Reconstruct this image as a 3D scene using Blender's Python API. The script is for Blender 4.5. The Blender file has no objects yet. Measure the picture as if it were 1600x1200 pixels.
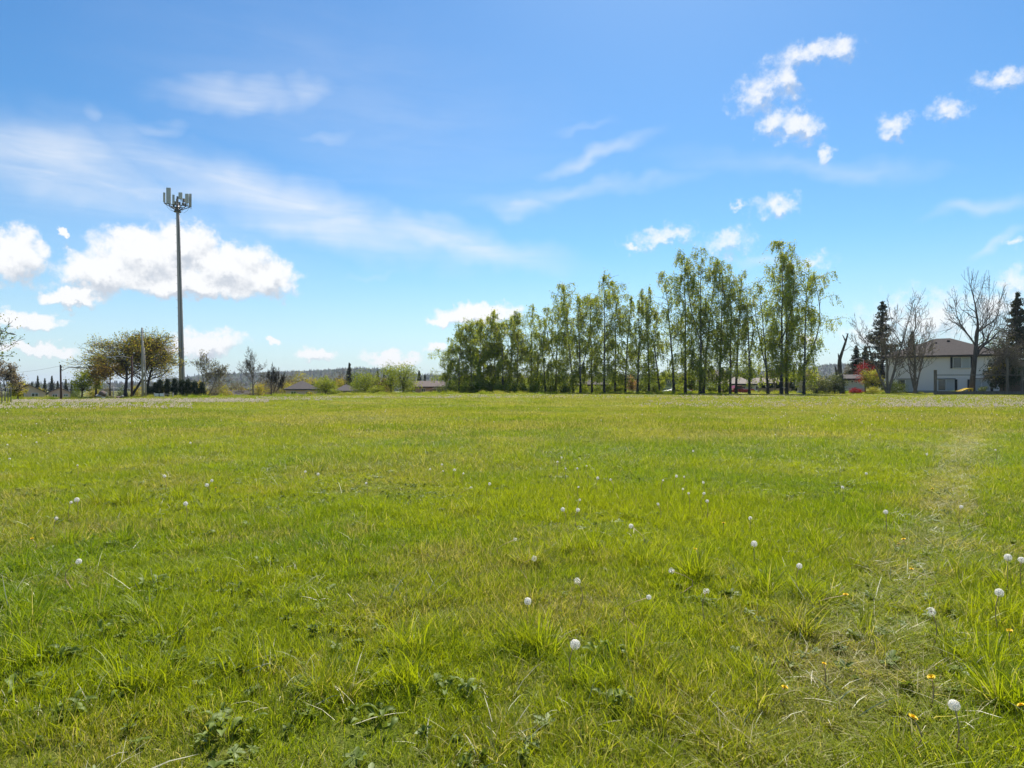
import bpy, math, random
import numpy as np
from mathutils import Vector

# ------------------------------------------------------------------ camera, sky, sun, exposure
S = bpy.context.scene
COL = S.collection
R = math.radians
EYE = 1.5
F = 1000.0                      # focal length in photo pixels (1600 wide)
cam_d = bpy.data.cameras.new('camera'); cam = bpy.data.objects.new('camera', cam_d); COL.objects.link(cam)
cam.location = (0, 0, EYE); cam.rotation_euler = (R(90), 0, 0)
cam_d.sensor_width = 36; cam_d.lens = 22.5; cam_d.clip_start = 0.05; cam_d.clip_end = 20000
S.camera = cam

SUN_AZ, SUN_EL = R(14), R(52)   # azimuth from the view direction (negative = left)
SUN_DIR = Vector((math.sin(SUN_AZ)*math.cos(SUN_EL), math.cos(SUN_AZ)*math.cos(SUN_EL), math.sin(SUN_EL)))
sun_d = bpy.data.lights.new('sun', 'SUN'); sun = bpy.data.objects.new('sun', sun_d); COL.objects.link(sun)
sun_d.energy = 4.3; sun_d.angle = R(0.53); sun_d.color = (1.0, 0.955, 0.88)
sun.rotation_euler = (-SUN_DIR).to_track_quat('-Z', 'Y').to_euler()
S.view_settings.view_transform = 'Standard'; S.view_settings.look = 'None'
S.view_settings.gamma = 1; S.view_settings.use_curve_mapping = False
S.view_settings.exposure = 0.86
S.cycles.use_denoising = True; S.cycles.denoiser = 'OPENIMAGEDENOISE'; S.cycles.denoising_input_passes = 'RGB_ALBEDO_NORMAL'; S.cycles.denoising_prefilter = 'ACCURATE'
S.cycles.max_bounces = 7; S.cycles.diffuse_bounces = 3; S.cycles.transmission_bounces = 4
S.cycles.glossy_bounces = 2; S.cycles.volume_bounces = 0; S.cycles.transparent_max_bounces = 8
S.cycles.sample_clamp_indirect = 4

W = bpy.data.worlds.new('World'); S.world = W; W.use_nodes = True
SKY_STRENGTH = 0.073
CLOUD = 0.57                   # radiance of sunlit cloud
class NT:
    """tiny helper round a node tree"""
    def __init__(s, nt): s.nt = nt; s.L = nt.links
    def n(s, t, **kw):
        d = s.nt.nodes.new(t)
        for k, v in kw.items(): setattr(d, k, v)
        return d
    def put(s, sock, v):
        if hasattr(v, 'is_output') or isinstance(v, bpy.types.NodeSocket): s.L.new(v, sock)
        else: sock.default_value = v
    def math(s, op, a, b=0.0, c=0.0, clamp=False):
        d = s.n('ShaderNodeMath', operation=op, use_clamp=clamp)
        s.put(d.inputs[0], a); s.put(d.inputs[1], b)
        if op in ('SMOOTH_MIN', 'MULTIPLY_ADD', 'SMOOTH_MAX'): s.put(d.inputs[2], c)
        return d.outputs[0]
    def vec(s, op, a, b=(0, 0, 0)):
        d = s.n('ShaderNodeVectorMath', operation=op)
        s.put(d.inputs[0], a)
        if op == 'SCALE': s.put(d.inputs['Scale'], b)
        elif op not in ('LENGTH', 'NORMALIZE'): s.put(d.inputs[1], b)
        return d.outputs['Value'] if op in ('LENGTH', 'DOT_PRODUCT') else d.outputs[0]
    def noise(s, v, scale, detail=4.0, rough=0.55, out='Fac', dist=0.0):
        d = s.n('ShaderNodeTexNoise'); s.put(d.inputs['Vector'], v)
        d.inputs['Scale'].default_value = scale; d.inputs['Detail'].default_value = detail
        d.inputs['Roughness'].default_value = rough; d.inputs['Distortion'].default_value = dist
        return d.outputs[out]
    def mix(s, f, a, b, blend='MIX'):
        d = s.n('ShaderNodeMix', data_type='RGBA', blend_type=blend)
        s.put(d.inputs[0], f); s.put(d.inputs[6], a); s.put(d.inputs[7], b)
        return d.outputs[2]
    def ramp(s, v, lo, hi, a=0.0, b=1.0, smooth=True):
        d = s.n('ShaderNodeMapRange', interpolation_type='SMOOTHSTEP' if smooth else 'LINEAR')
        s.put(d.inputs[0], v); s.put(d.inputs[1], lo); s.put(d.inputs[2], hi); s.put(d.inputs[3], a); s.put(d.inputs[4], b)
        return d.outputs[0]

def azel(px, py):
    u = (px-800)/F; v = (600-py)/F
    a = math.atan(u); return a, math.atan(v*math.cos(a))

def build_sky():
    T = NT(W.node_tree); W.node_tree.nodes.clear()
    W.cycles.sampling_method = 'MANUAL'; W.cycles.sample_map_resolution = 256
    out = T.n('ShaderNodeOutputWorld')
    sky = T.n('ShaderNodeTexSky', sky_type='NISHITA'); sky.sun_disc = False
    sky.sun_elevation = SUN_EL; sky.sun_rotation = SUN_AZ
    sky.altitude = 60; sky.air_density = 1.0; sky.dust_density = 0.35; sky.ozone_density = 1.3
    hsv = T.n('ShaderNodeHueSaturation'); T.L.new(sky.outputs[0], hsv.inputs['Color'])
    hsv.inputs['Saturation'].default_value = 1.28
    skyc = T.vec('SCALE', T.vec('MULTIPLY', hsv.outputs[0], (.76, .99, 1.07)), SKY_STRENGTH)
    tc = T.n('ShaderNodeTexCoord'); d = T.vec('NORMALIZE', tc.outputs['Generated'])
    sep = T.n('ShaderNodeSeparateXYZ'); T.L.new(d, sep.inputs[0])
    # milky air low over the horizon, all the way round
    skyc = T.mix(T.ramp(sep.outputs[2], 0.22, 0.0, 0.0, 0.58), skyc, (.36, .425, .515, 1))
    az = T.math('ARCTAN2', sep.outputs[0], sep.outputs[1]); el = T.math('ARCSINE', sep.outputs[2])
    cb = T.n('ShaderNodeCombineXYZ'); T.L.new(az, cb.inputs[0]); T.L.new(el, cb.inputs[1]); p = cb.outputs[0]
    def bgnode(c):
        b = T.n('ShaderNodeBackground'); T.put(b.inputs[0], c); return b.outputs[0]
    def mixs(f, a, b):
        m = T.n('ShaderNodeMixShader'); T.put(m.inputs[0], f); T.L.new(a, m.inputs[1]); T.L.new(b, m.inputs[2]); return m.outputs[0]
    # cumulus: ellipses (centre, radii) broken up by noise
    cum = [(290,385,62,48),(230,402,95,52),(155,425,75,36),(352,418,85,48),(420,440,50,30),(290,446,165,24),(112,461,66,17),
           (22,398,58,44),(96,362,12,9),(42,500,62,16),(320,537,62,24),(270,548,40,14),(492,552,34,14),(430,531,15,7),
           (612,562,50,13),(748,490,74,19),(692,498,30,9),(683,545,22,12),(60,546,80,14),(1040,366,52,13),(986,378,18,9),
           (1141,378,50,20),(1277,412,30,15),(1188,142,42,26),(1236,122,22,28),(1204,192,25,20),(1252,196,36,24),(1287,237,14,14),
           (1400,195,30,17),(1480,170,28,17),(1262,84,62,15),(1316,72,30,16),(1560,126,42,15),(1215,320,36,15),(1156,321,13,7),
           (1592,436,28,28),(1452,505,130,46),(1350,522,38,20),(1555,480,60,24),(1262,535,22,10),(1590,372,14,9)]
    # cirrus: long soft streaks (centre, radii, tilt, strength)
    cir = [(90,262,360,75,-8,.66),(440,322,340,58,-13,.74),(700,375,220,34,-10,.66),(200,330,420,110,-6,.26),(380,148,165,32,7,.5),(480,138,60,30,10,.45),(560,180,420,150,-10,.14),(245,200,70,13,14,.3),
           (140,182,22,15,20,.35),(515,216,70,14,4,.3),(930,246,115,13,14,.45),(905,203,60,10,10,.2),(815,321,62,16,3,.5),(900,300,220,16,5,.32),
           (1300,262,170,18,-12,.32),(1530,326,110,14,2,.42),(1560,376,60,8,30,.42),(1200,404,60,10,0,.35),(1150,250,160,20,-6,.12),(590,430,70,6,5,.16)]
    w1 = T.vec('SUBTRACT', T.noise(d, 16, 2, 0.6, 'Color'), (0.5, 0.5, 0.5))
    w2 = T.vec('SUBTRACT', T.noise(d, 62, 3, 0.62, 'Color'), (0.5, 0.5, 0.5))
    q = T.vec('ADD', p, T.vec('ADD', T.vec('SCALE', w1, 0.034), T.vec('SCALE', w2, 0.032)))
    q2 = T.vec('ADD', q, (-0.006, 0.016, 0)); qc = T.vec('ADD', p, T.vec('SCALE', w1, 0.05))
    n1 = T.math('MULTIPLY', T.math('SUBTRACT', T.noise(d, 46, 6, 0.63), 0.5), 1.1)
    n2 = T.math('MULTIPLY', T.math('SUBTRACT', T.noise(T.vec('ADD', d, (-0.006, 0, 0.016)), 46, 4, 0.63), 0.5), 1.1)
    st = T.n('ShaderNodeMapping'); st.inputs['Rotation'].default_value = (0, 0, R(9)); st.inputs['Scale'].default_value = (1, 6, 1)
    T.L.new(p, st.inputs['Vector'])
    streak = T.ramp(T.noise(st.outputs[0], 5.0, 6, 0.6, dist=0.6), 0.25, 0.75, 0.48, 1.12)
    def sector(lo, hi):
        m = m2 = ci = None
        for (x, y, rx, ry) in cum:
            if x+rx*1.7+25 < lo or x-rx*1.7-25 > hi: continue
            a, e = azel(x, y); k = math.cos(a); sx, sy = F/rx/k**2, F/ry/k
            for which in (0, 1):
                v = T.n('ShaderNodeVectorMath', operation='MULTIPLY_ADD'); T.L.new((q, q2)[which], v.inputs[0])
                v.inputs[1].default_value = (sx, sy, 0); v.inputs[2].default_value = (-a*sx, -e*sy, 0)
                l = T.vec('LENGTH', v.outputs[0])
                if which == 0: m = l if m is None else T.math('SMOOTH_MIN', m, l, 0.35)
                else: m2 = l if m2 is None else T.math('MINIMUM', m2, l)
        for (x, y, rx, ry, t, s) in cir:
            if x+rx*1.3+40 < lo or x-rx*1.3-40 > hi: continue
            a, e = azel(x, y); k = math.cos(a)
            mp = T.n('ShaderNodeMapping', vector_type='TEXTURE'); T.L.new(qc, mp.inputs['Vector'])
            mp.inputs['Location'].default_value = (a, e, 0); mp.inputs['Rotation'].default_value = (0, 0, R(t))
            mp.inputs['Scale'].default_value = (rx*k**2/F, ry*k/F, 1)
            v = T.ramp(T.vec('LENGTH', mp.outputs[0]), 1.25, 0.0, 0.0, s)
            ci = v if ci is None else T.math('MAXIMUM', ci, v)
        rag = 1.0 if lo < 900 else 2.5      # the small clouds on the right are torn to wisps
        f1 = T.math('ADD', T.math('SUBTRACT', 1.12 if lo < 900 else 1.3, m), T.math('MULTIPLY', n1, rag)); f2 = T.math('ADD', T.math('SUBTRACT', 1.12 if lo < 900 else 1.3, m2), T.math('MULTIPLY', n2, rag))
        dens = T.ramp(f1, 0.0, 0.55 if lo < 900 else 1.45)
        shade = T.ramp(T.math('SUBTRACT', f1, f2), -0.55, 0.22)
        k = CLOUD
        ccol = T.mix(shade, (.60*k, .645*k, .72*k, 1), (1.0*k, 1.0*k, 1.0*k, 1))
        base = T.mix(T.math('MULTIPLY', ci, streak, clamp=True), skyc, (.90*k, .935*k, .98*k, 1))
        return bgnode(T.mix(T.math('MULTIPLY', dens, 0.97 if lo < 900 else 0.86), base, ccol))
    cuts = [540, 960, 1330]
    edges = [-400]+cuts+[2000]
    secs = [sector(edges[i], edges[i+1]) for i in range(4)]
    cutf = [T.math('GREATER_THAN', az, azel(c, 600)[0]) for c in cuts]
    view = mixs(cutf[1], mixs(cutf[0], secs[0], secs[1]), mixs(cutf[2], secs[2], secs[3]))
    # the same kind of clouds over the rest of the sky
    zc = T.math('ADD', T.math('MAXIMUM', sep.outputs[2], 0.0), 0.18)
    flat = T.n('ShaderNodeCombineXYZ'); T.L.new(T.math('DIVIDE', sep.outputs[0], zc), flat.inputs[0]); T.L.new(T.math('DIVIDE', sep.outputs[1], zc), flat.inputs[1])
    gen = T.ramp(T.noise(flat.outputs[0], 1.5, 6, 0.6), 0.57, 0.70)
    gen = T.math('MULTIPLY', gen, T.ramp(sep.outputs[2], 0.0, 0.12))
    k = CLOUD
    rest = bgnode(T.mix(gen, skyc, (.93*k, .94*k, .96*k, 1)))
    inview = T.math('MULTIPLY', T.math('LESS_THAN', T.math('ABSOLUTE', az), 0.85), T.math('LESS_THAN', el, 0.62))
    T.L.new(mixs(inview, rest, view), out.inputs[0])
build_sky()

# ------------------------------------------------------------------ helpers
rng = np.random.default_rng(7)
def nrm(v): return v/np.maximum(np.linalg.norm(v, axis=-1, keepdims=True), 1e-9)

def vnoise(x, y, seed=0):
    """smooth value noise in 0..1"""
    x = np.asarray(x, float); y = np.asarray(y, float)
    xi = np.floor(x).astype(np.int64); yi = np.floor(y).astype(np.int64); fx = x-xi; fy = y-yi
    def h(a, b):
        n = (a*374761393 + b*668265263 + seed*974711) & 0xffffffff
        n = ((n ^ (n >> 13))*1274126177) & 0xffffffff
        return ((n ^ (n >> 16)) & 0xffff)/65535.0
    u = fx*fx*(3-2*fx); v = fy*fy*(3-2*fy)
    return (h(xi, yi)*(1-u)+h(xi+1, yi)*u)*(1-v) + (h(xi, yi+1)*(1-u)+h(xi+1, yi+1)*u)*v
def fbm(x, y, seed=0, oct=3):
    s = 0; a = 0.5; t = 0
    for i in range(oct): s = s+a*vnoise(x*2**i, y*2**i, seed+i*17); t += a; a *= .5
    return s/t
def sstep(a, b, x):
    t = np.clip((np.asarray(x, float)-a)/(b-a), 0, 1); return t*t*(3-2*t)

def gz(x, y):
    """height of the ground"""
    x = np.asarray(x, float); y = np.asarray(y, float)
    near = sstep(260, 120, np.abs(y))
    z = ((fbm(x/9, y/9, 3)-.5)*.10 + (vnoise(x/2.3, y/2.3, 9)-.5)*.05)*near*sstep(100, 60, y)
    z = z - (0.55*sstep(-4, -45, x)+0.40*sstep(-48, -72, x))*sstep(40, 95, y)
    left = sstep(0.16, -0.02, x/np.maximum(y, 1))
    z = z - sstep(104, 160, y)*(5.2*left + 0.7*(1-left))
    z = z - sstep(300, 900, y)*6
    return z
def gz1(x, y): return float(gz(np.array([x]), np.array([y]))[0])
def PX(px, Z): return (px-800)/F*Z
def PZ(py, Z): return EYE+(600-py)/F*Z

# ---- materials
MATS = {}
def mat(name, fn):
    if name in MATS: return MATS[name]
    m = bpy.data.materials.new(name); m.use_nodes = True
    T = NT(m.node_tree); m.node_tree.nodes.clear(); o = T.n('ShaderNodeOutputMaterial')
    T.L.new(fn(T), o.inputs[0]); MATS[name] = m
    return m
def pbsdf(T, col, rough=.7, spec=.3, metal=0.0, bump=None, bstr=.3, bdist=.02):
    b = T.n('ShaderNodeBsdfPrincipled'); T.put(b.inputs['Base Color'], col); T.put(b.inputs['Roughness'], rough)
    b.inputs['Specular IOR Level'].default_value = spec; b.inputs['Metallic'].default_value = metal
    if bump is not None:
        bp = T.n('ShaderNodeBump'); bp.inputs['Strength'].default_value = bstr; bp.inputs['Distance'].default_value = bdist
        T.L.new(bump, bp.inputs['Height']); T.L.new(bp.outputs[0], b.inputs['Normal'])
    return b.outputs[0]
def objco(T): return T.n('ShaderNodeTexCoord').outputs['Object']
def c4(c): return (c[0], c[1], c[2], 1)
def plain(name, col, rough=.6, spec=.3, metal=0.0, var=.25, scale=3.0, bump=0.0):
    """one colour with grain and weathering"""
    def fn(T):
        co = objco(T); n = T.noise(co, scale, 6, .65); n2 = T.noise(co, scale*9, 4, .6)
        k = T.math('ADD', T.math('MULTIPLY', n, var*1.6), T.math('MULTIPLY', n2, var*.6))
        c = T.mix(k, c4([min(1, x*(1+var*.45)) for x in col]), c4([x*(1-var*.75) for x in col]))
        return pbsdf(T, c, rough, spec, metal, n2 if bump else None, bump)
    return mat(name, fn)
def glass(name='window_glass'):
    def fn(T):
        n = T.noise(objco(T), 1.2, 2)
        return pbsdf(T, T.mix(n, (.02, .025, .028, 1), (.07, .08, .085, 1)), .06, .7)
    return mat(name, fn)
def foliage(name, a, b, c=None, trans=.42, ttint=(1.25, 1.2, .55)):
    """leaf: colour a..b by leaf, c on a few leaves; part of the light passes through"""
    def fn(T):
        at = T.n('ShaderNodeAttribute'); at.attribute_name = 'tone'
        oi = T.n('ShaderNodeObjectInfo')
        k = T.math('ADD', T.math('MULTIPLY', at.outputs['Fac'], .85), T.math('MULTIPLY', oi.outputs['Random'], .15))
        col = T.mix(k, c4(a), c4(b))
        if c: col = T.mix(T.ramp(at.outputs['Fac'], .80, .90), col, c4(c))
        p = pbsdf(T, col, .55, .25)
        tr = T.n('ShaderNodeBsdfTranslucent'); T.L.new(T.mix(1.0, col, c4(ttint), 'MULTIPLY'), tr.inputs[0])
        mx = T.n('ShaderNodeMixShader'); mx.inputs[0].default_value = trans
        T.L.new(p, mx.inputs[1]); T.L.new(tr.outputs[0], mx.inputs[2])
        return mx.outputs[0]
    return mat(name, fn)
def bark(name, a, b, scale=6, stretch=.25):
    def fn(T):
        mp = T.n('ShaderNodeMapping'); mp.inputs['Scale'].default_value = (1, 1, stretch); T.L.new(objco(T), mp.inputs[0])
        n = T.noise(mp.outputs[0], scale, 6, .7)
        return pbsdf(T, T.mix(T.ramp(n, .35, .65), c4(a), c4(b)), .85, .15, bump=n, bstr=.5)
    return mat(name, fn)
def birch_bark():
    def fn(T):
        co = objco(T); mp = T.n('ShaderNodeMapping'); mp.inputs['Scale'].default_value = (1, 1, 2.2); T.L.new(co, mp.inputs[0])
        n = T.noise(mp.outputs[0], 3.2, 5, .7)
        sp = T.n('ShaderNodeSeparateXYZ'); T.L.new(co, sp.inputs[0])
        low = T.ramp(sp.outputs[2], .3, 3.2, .25, 0.0)
        dark = T.ramp(T.math('ADD', n, low), .44, .56)
        return pbsdf(T, T.mix(dark, (.30, .275, .24, 1), (.045, .04, .034, 1)), .75, .2, bump=n, bstr=.4)
    return mat('birch_bark', fn)

# ---- mesh building
class MB:
    def __init__(s): s.v = []; s.f = []; s.n = 0; s.tone = []
    def add(s, v, f, tone=None):
        v = np.asarray(v, float).reshape(-1, 3)
        s.v.append(v); s.f += [[i+s.n for i in q] for q in f]; s.n += len(v)
    def box(s, c, d, rz=0.0):
        x, y, z = d[0]/2, d[1]/2, d[2]/2
        v = np.array([(-x,-y,-z),(x,-y,-z),(x,y,-z),(-x,y,-z),(-x,-y,z),(x,-y,z),(x,y,z),(-x,y,z)])
        if rz: cs, sn = math.cos(rz), math.sin(rz); v = np.stack([v[:,0]*cs-v[:,1]*sn, v[:,0]*sn+v[:,1]*cs, v[:,2]], 1)
        s.add(v+np.array(c), [(0,3,2,1),(4,5,6,7),(0,1,5,4),(1,2,6,5),(2,3,7,6),(3,0,4,7)]); return s
    def tube(s, pts, rad, sides=6, cap=True):
        pts = np.asarray(pts, float); n = len(pts); rad = np.broadcast_to(np.asarray(rad, float), (n,))
        t = nrm(np.gradient(pts, axis=0)); ref = np.array([1., 0, 0]) if abs(t[0, 0]) < .8 else np.array([0, 1., 0])
        a = nrm(np.cross(t, ref)); b = np.cross(t, a)
        th = np.linspace(0, 2*np.pi, sides, endpoint=False)
        v = pts[:, None]+rad[:, None, None]*(np.cos(th)[None, :, None]*a[:, None]+np.sin(th)[None, :, None]*b[:, None])
        f = []
        for i in range(n-1):
            for j in range(sides):
                k = (j+1) % sides; f.append((i*sides+j, i*sides+k, (i+1)*sides+k, (i+1)*sides+j))
        if cap: f.append(tuple(range(sides))[::-1]); f.append(tuple(range((n-1)*sides, n*sides)))
        s.add(v, f); return s
    def prism(s, prof, y0, y1):
        """profile in x,z pushed along y"""
        n = len(prof)
        v = [(x, y0, z) for x, z in prof]+[(x, y1, z) for x, z in prof]
        s.add(v, [tuple(range(n)), tuple(range(n, 2*n))[::-1]]+[(i, (i+1) % n+0, (i+1) % n+n, i+n)[::-1] for i in range(n)]); return s
    def mesh(s, name, m, smooth=False):
        me = bpy.data.meshes.new(name); v = np.concatenate(s.v) if s.v else np.zeros((0, 3))
        me.from_pydata(v.tolist(), [], s.f); me.materials.append(m)
        if smooth: me.polygons.foreach_set('use_smooth', [True]*len(me.polygons))
        me.update(); return me

def fastmesh(name, v, quads=None, tris=None, m=None, attrs=None, smooth=False):
    """numpy arrays straight into a mesh"""
    me = bpy.data.meshes.new(name); v = np.asarray(v, np.float32)
    me.vertices.add(len(v)); me.vertices.foreach_set('co', v.ravel())
    q = np.zeros((0, 4), np.int32) if quads is None else np.asarray(quads, np.int32)
    t = np.zeros((0, 3), np.int32) if tris is None else np.asarray(tris, np.int32)
    idx = np.concatenate([q.ravel(), t.ravel()]); st = np.concatenate([np.arange(len(q))*4, len(q)*4+np.arange(len(t))*3])
    me.loops.add(len(idx)); me.loops.foreach_set('vertex_index', idx)
    me.polygons.add(len(st)); me.polygons.foreach_set('loop_start', st)
    if smooth: me.polygons.foreach_set('use_smooth', np.ones(len(st), bool))
    for k, a in (attrs or {}).items():
        a = np.asarray(a, np.float32)
        if a.ndim == 2: me.attributes.new(k, 'FLOAT_VECTOR', 'POINT').data.foreach_set('vector', a.ravel())
        else: me.attributes.new(k, 'FLOAT', 'POINT').data.foreach_set('value', a)
    if m: me.materials.append(m)
    me.update(calc_edges=True); me.validate(); return me

def obj(name, me, parent=None):
    o = bpy.data.objects.new(name, me); COL.objects.link(o)
    if parent: o.parent = parent
    return o
def thing(name, label, cat, loc=(0, 0, 0), rz=0.0, group=None):
    o = bpy.data.objects.new(name, None); COL.objects.link(o); o.empty_display_size = .2
    o.location = loc; o.rotation_euler = (0, 0, rz); o['label'] = label; o['category'] = cat
    if group: o['group'] = group
    return o
def tag(o, label, cat, group=None):
    o['label'] = label; o['category'] = cat
    if group: o['group'] = group
    return o
def kind(o, k): o['kind'] = k; return o
def nth(i): return ['first','second','third','fourth','fifth','sixth','seventh','eighth','ninth','tenth','eleventh','twelfth','thirteenth','fourteenth','fifteenth','sixteenth','seventeenth','eighteenth','nineteenth','twentieth','twenty-first','twenty-second','twenty-third','twenty-fourth','twenty-fifth','twenty-sixth'][i]

# ------------------------------------------------------------------ the ground
PATH = lambda x, y: np.abs(x-(-.65+.752*y))/1.25       # worn track, metres across
def track(x, y):
    wob = (fbm(x/1.7, y/1.7, 51)-.5)*.9
    return sstep(.52+.006*y, .08, PATH(x, y)+wob*.5)*sstep(1.5, 3.0, y)*sstep(60, 40, y)
def dryness(x, y):
    d = .75*sstep(.52, .74, fbm(x/1.6, y/1.6, 21)) + .7*sstep(.60, .72, fbm(x/.55, y/.55, 27))*sstep(14, 6, y) + (.42+.75*sstep(.46, .66, fbm(x/6, y/4.5, 33, 4)))*sstep(7, 24, y)
    return np.clip(d*.75+.52*track(x, y)*(.55+.45*sstep(4, 8, y)), 0, 1)
def lush(x, y): return np.clip(.55+2.6*(fbm(x/2.0, y/2.0, 5, 4)-.5)+.5*(vnoise(x/11, y/8, 8)-.5), 0, 1)

def graded(n, lim, p):
    t = np.linspace(-1, 1, n); return np.sign(t)*np.abs(t)**p*lim
def build_ground():
    xs = graded(331, 5000, 3.4)
    ys = np.concatenate([np.linspace(-60, -1, 30), np.linspace(0, 130, 261)**1.0, 130+np.linspace(0, 1, 81)[1:]**2.2*6500])
    X, Y = np.meshgrid(xs, ys); Z = gz(X, Y); nx = len(xs)
    i = (np.arange(len(ys)-1)[:, None]*nx+np.arange(nx-1)[None]).ravel()
    q = np.stack([i, i+1, i+1+nx, i+nx], 1)
    def fn(T):
        co = T.n('ShaderNodeNewGeometry').outputs['Position']
        ad = T.n('ShaderNodeAttribute'); ad.attribute_name = 'dry'
        n = T.noise(co, 1.3, 8, .65); n2 = T.noise(co, 22, 5, .7)
        g = T.mix(T.ramp(n, .3, .7), (.075, .115, .010, 1), (.14, .165, .016, 1))
        g = T.mix(T.math('MULTIPLY', T.ramp(n2, .5, .72), .6), g, (.13, .10, .05, 1))
        g = T.mix(T.math('MULTIPLY', ad.outputs['Fac'], .8), g, (.19, .165, .055, 1))
        return pbsdf(T, g, .95, .1, bump=n2, bstr=.8, bdist=.05)
    m = mat('field_soil_and_moss', fn)
    me = fastmesh('ground', np.stack([X, Y, Z], -1).reshape(-1, 3), q, None, m, {'dry': dryness(X, Y).ravel()}, True)
    kind(obj('ground', me), 'structure')
build_ground()

# ------------------------------------------------------------------ scattering (geometry nodes)
def scatter_group(name, protos):
    """node group: one instance from a set of small meshes on each point"""
    c = bpy.data.collections.new(name+'_pieces')
    for i, me in enumerate(protos):
        o = bpy.data.objects.new('%s_piece_%02d' % (name, i), me); c.objects.link(o)
    g = bpy.data.node_groups.new(name, 'GeometryNodeTree')
    g.interface.new_socket('Geometry', in_out='INPUT', socket_type='NodeSocketGeometry')
    g.interface.new_socket('Geometry', in_out='OUTPUT', socket_type='NodeSocketGeometry')
    N = g.nodes.new; L = g.links.new
    gi = N('NodeGroupInput'); go = N('NodeGroupOutput'); ip = N('GeometryNodeInstanceOnPoints'); ci = N('GeometryNodeCollectionInfo')
    ci.inputs['Collection'].default_value = c; ci.inputs['Separate Children'].default_value = True; ci.inputs['Reset Children'].default_value = True
    ip.inputs['Pick Instance'].default_value = True
    def at(nm, ty):
        a = N('GeometryNodeInputNamedAttribute'); a.data_type = ty; a.inputs['Name'].default_value = nm; return a.outputs[0]
    m2p = N('GeometryNodeMeshToPoints'); L(gi.outputs[0], m2p.inputs['Mesh'])
    L(m2p.outputs[0], ip.inputs['Points']); L(ci.outputs[0], ip.inputs['Instance'])
    L(at('idx', 'INT'), ip.inputs['Instance Index']); L(at('rot', 'FLOAT_VECTOR'), ip.inputs['Rotation']); L(at('scl', 'FLOAT_VECTOR'), ip.inputs['Scale'])
    L(ip.outputs[0], go.inputs[0])
    return g
def scatter(name, pts, rot, scl, idx, protos, attrs=None, label=None, cat=None):
    a = {'rot': rot, 'scl': scl}; a.update(attrs or {})
    me = fastmesh(name, pts, attrs=a)
    me.attributes.new('idx', 'INT', 'POINT').data.foreach_set('value', np.asarray(idx, np.int32))
    o = obj(name, me); md = o.modifiers.new('scatter', 'NODES'); md.node_group = scatter_group(name, protos)
    kind(o, 'stuff')
    if label: tag(o, label, cat)
    return o

# ---- grass blades
def blades(n, rad, L, w, lean, curl, seed, flat=0.0, width_dir=None):
    """n blades rooted in a disc; L, w, lean, curl are (low, high)"""
    r = np.random.default_rng(seed)
    rr = rad*np.sqrt(r.random(n)); th = r.random(n)*2*np.pi
    base = np.stack([rr*np.cos(th), rr*np.sin(th), np.zeros(n)-.012], 1)
    ln = L[0]+(L[1]-L[0])*r.random(n)**1.4; wd = w[0]+(w[1]-w[0])*r.random(n)
    az = np.where(r.random(n) < .35, th+r.normal(0, .5, n), r.random(n)*2*np.pi)
    t0 = lean[0]+(lean[1]-lean[0])*r.random(n); k = curl[0]+(curl[1]-curl[0])*r.random(n)
    dirh = np.stack([np.cos(az), np.sin(az), np.zeros(n)], 1); tw = az+np.pi/2+r.normal(0, .6, n)
    side = np.stack([np.cos(tw), np.sin(tw), r.normal(0, .25, n)], 1)
    ts = np.array([0, .38, .72, 1.0]); pos = [base]; p = base
    for i in range(3):
        a = t0+k*(ts[i]+ts[i+1])/2; ds = (ts[i+1]-ts[i])*ln
        p = p+ds[:, None]*(np.cos(a)[:, None]*np.array([0, 0, 1.])+np.sin(a)[:, None]*dirh); p[:, 2] = np.maximum(p[:, 2], .006); pos.append(p)
    ws = [1.0, .92, .6]; V = []
    for i in range(3):
        o = side*(wd*ws[i]/2)[:, None]; V += [pos[i]-o, pos[i]+o]
    V.append(pos[3]); V = np.stack(V, 1)
    b = (np.arange(n)*7)[:, None]
    q = np.concatenate([b+np.array([[0, 1, 3, 2]]), b+np.array([[2, 3, 5, 4]])]); t = b+np.array([[4, 5, 6]])
    tone = np.repeat(r.random(n), 7); ht = np.tile(np.array([0, 0, .38, .38, .72, .72, 1.0]), n)
    return V.reshape(-1, 3), q, t, tone, ht

def grass_material():
    def fn(T):
        at = T.n('ShaderNodeAttribute'); at.attribute_name = 'tone'; tone = at.outputs['Fac']
        ah = T.n('ShaderNodeAttribute'); ah.attribute_name = 'ht'
        ad = T.n('ShaderNodeAttribute'); ad.attribute_name = 'dry'; ad.attribute_type = 'INSTANCER'
        al = T.n('ShaderNodeAttribute'); al.attribute_name = 'lush'; al.attribute_type = 'INSTANCER'
        g = T.mix(al.outputs['Fac'], (.265, .315, .009, 1), (.105, .205, .006, 1))
        g = T.mix(T.math('MULTIPLY', tone, .6), g, (.41, .465, .018, 1))
        straw = T.ramp(T.math('ADD', tone, T.math('MULTIPLY', ad.outputs['Fac'], .42)), .94, 1.0)
        g = T.mix(T.math('MULTIPLY', ad.outputs['Fac'], .40), g, (.31, .255, .055, 1))
        g = T.mix(T.math('MULTIPLY', straw, .85), g, (.50, .43, .22, 1))
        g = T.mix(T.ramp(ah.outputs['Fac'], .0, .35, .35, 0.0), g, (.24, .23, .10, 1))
        p = pbsdf(T, g, .45, .22)
        tr = T.n('ShaderNodeBsdfTranslucent'); T.L.new(T.mix(1.0, g, (1.25, 1.2, .5, 1), 'MULTIPLY'), tr.inputs[0])
        mx = T.n('ShaderNodeMixShader'); mx.inputs[0].default_value = .5
        T.L.new(p, mx.inputs[1]); T.L.new(tr.outputs[0], mx.inputs[2]); return mx.outputs[0]
    return mat('grass_blade', fn)
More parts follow.
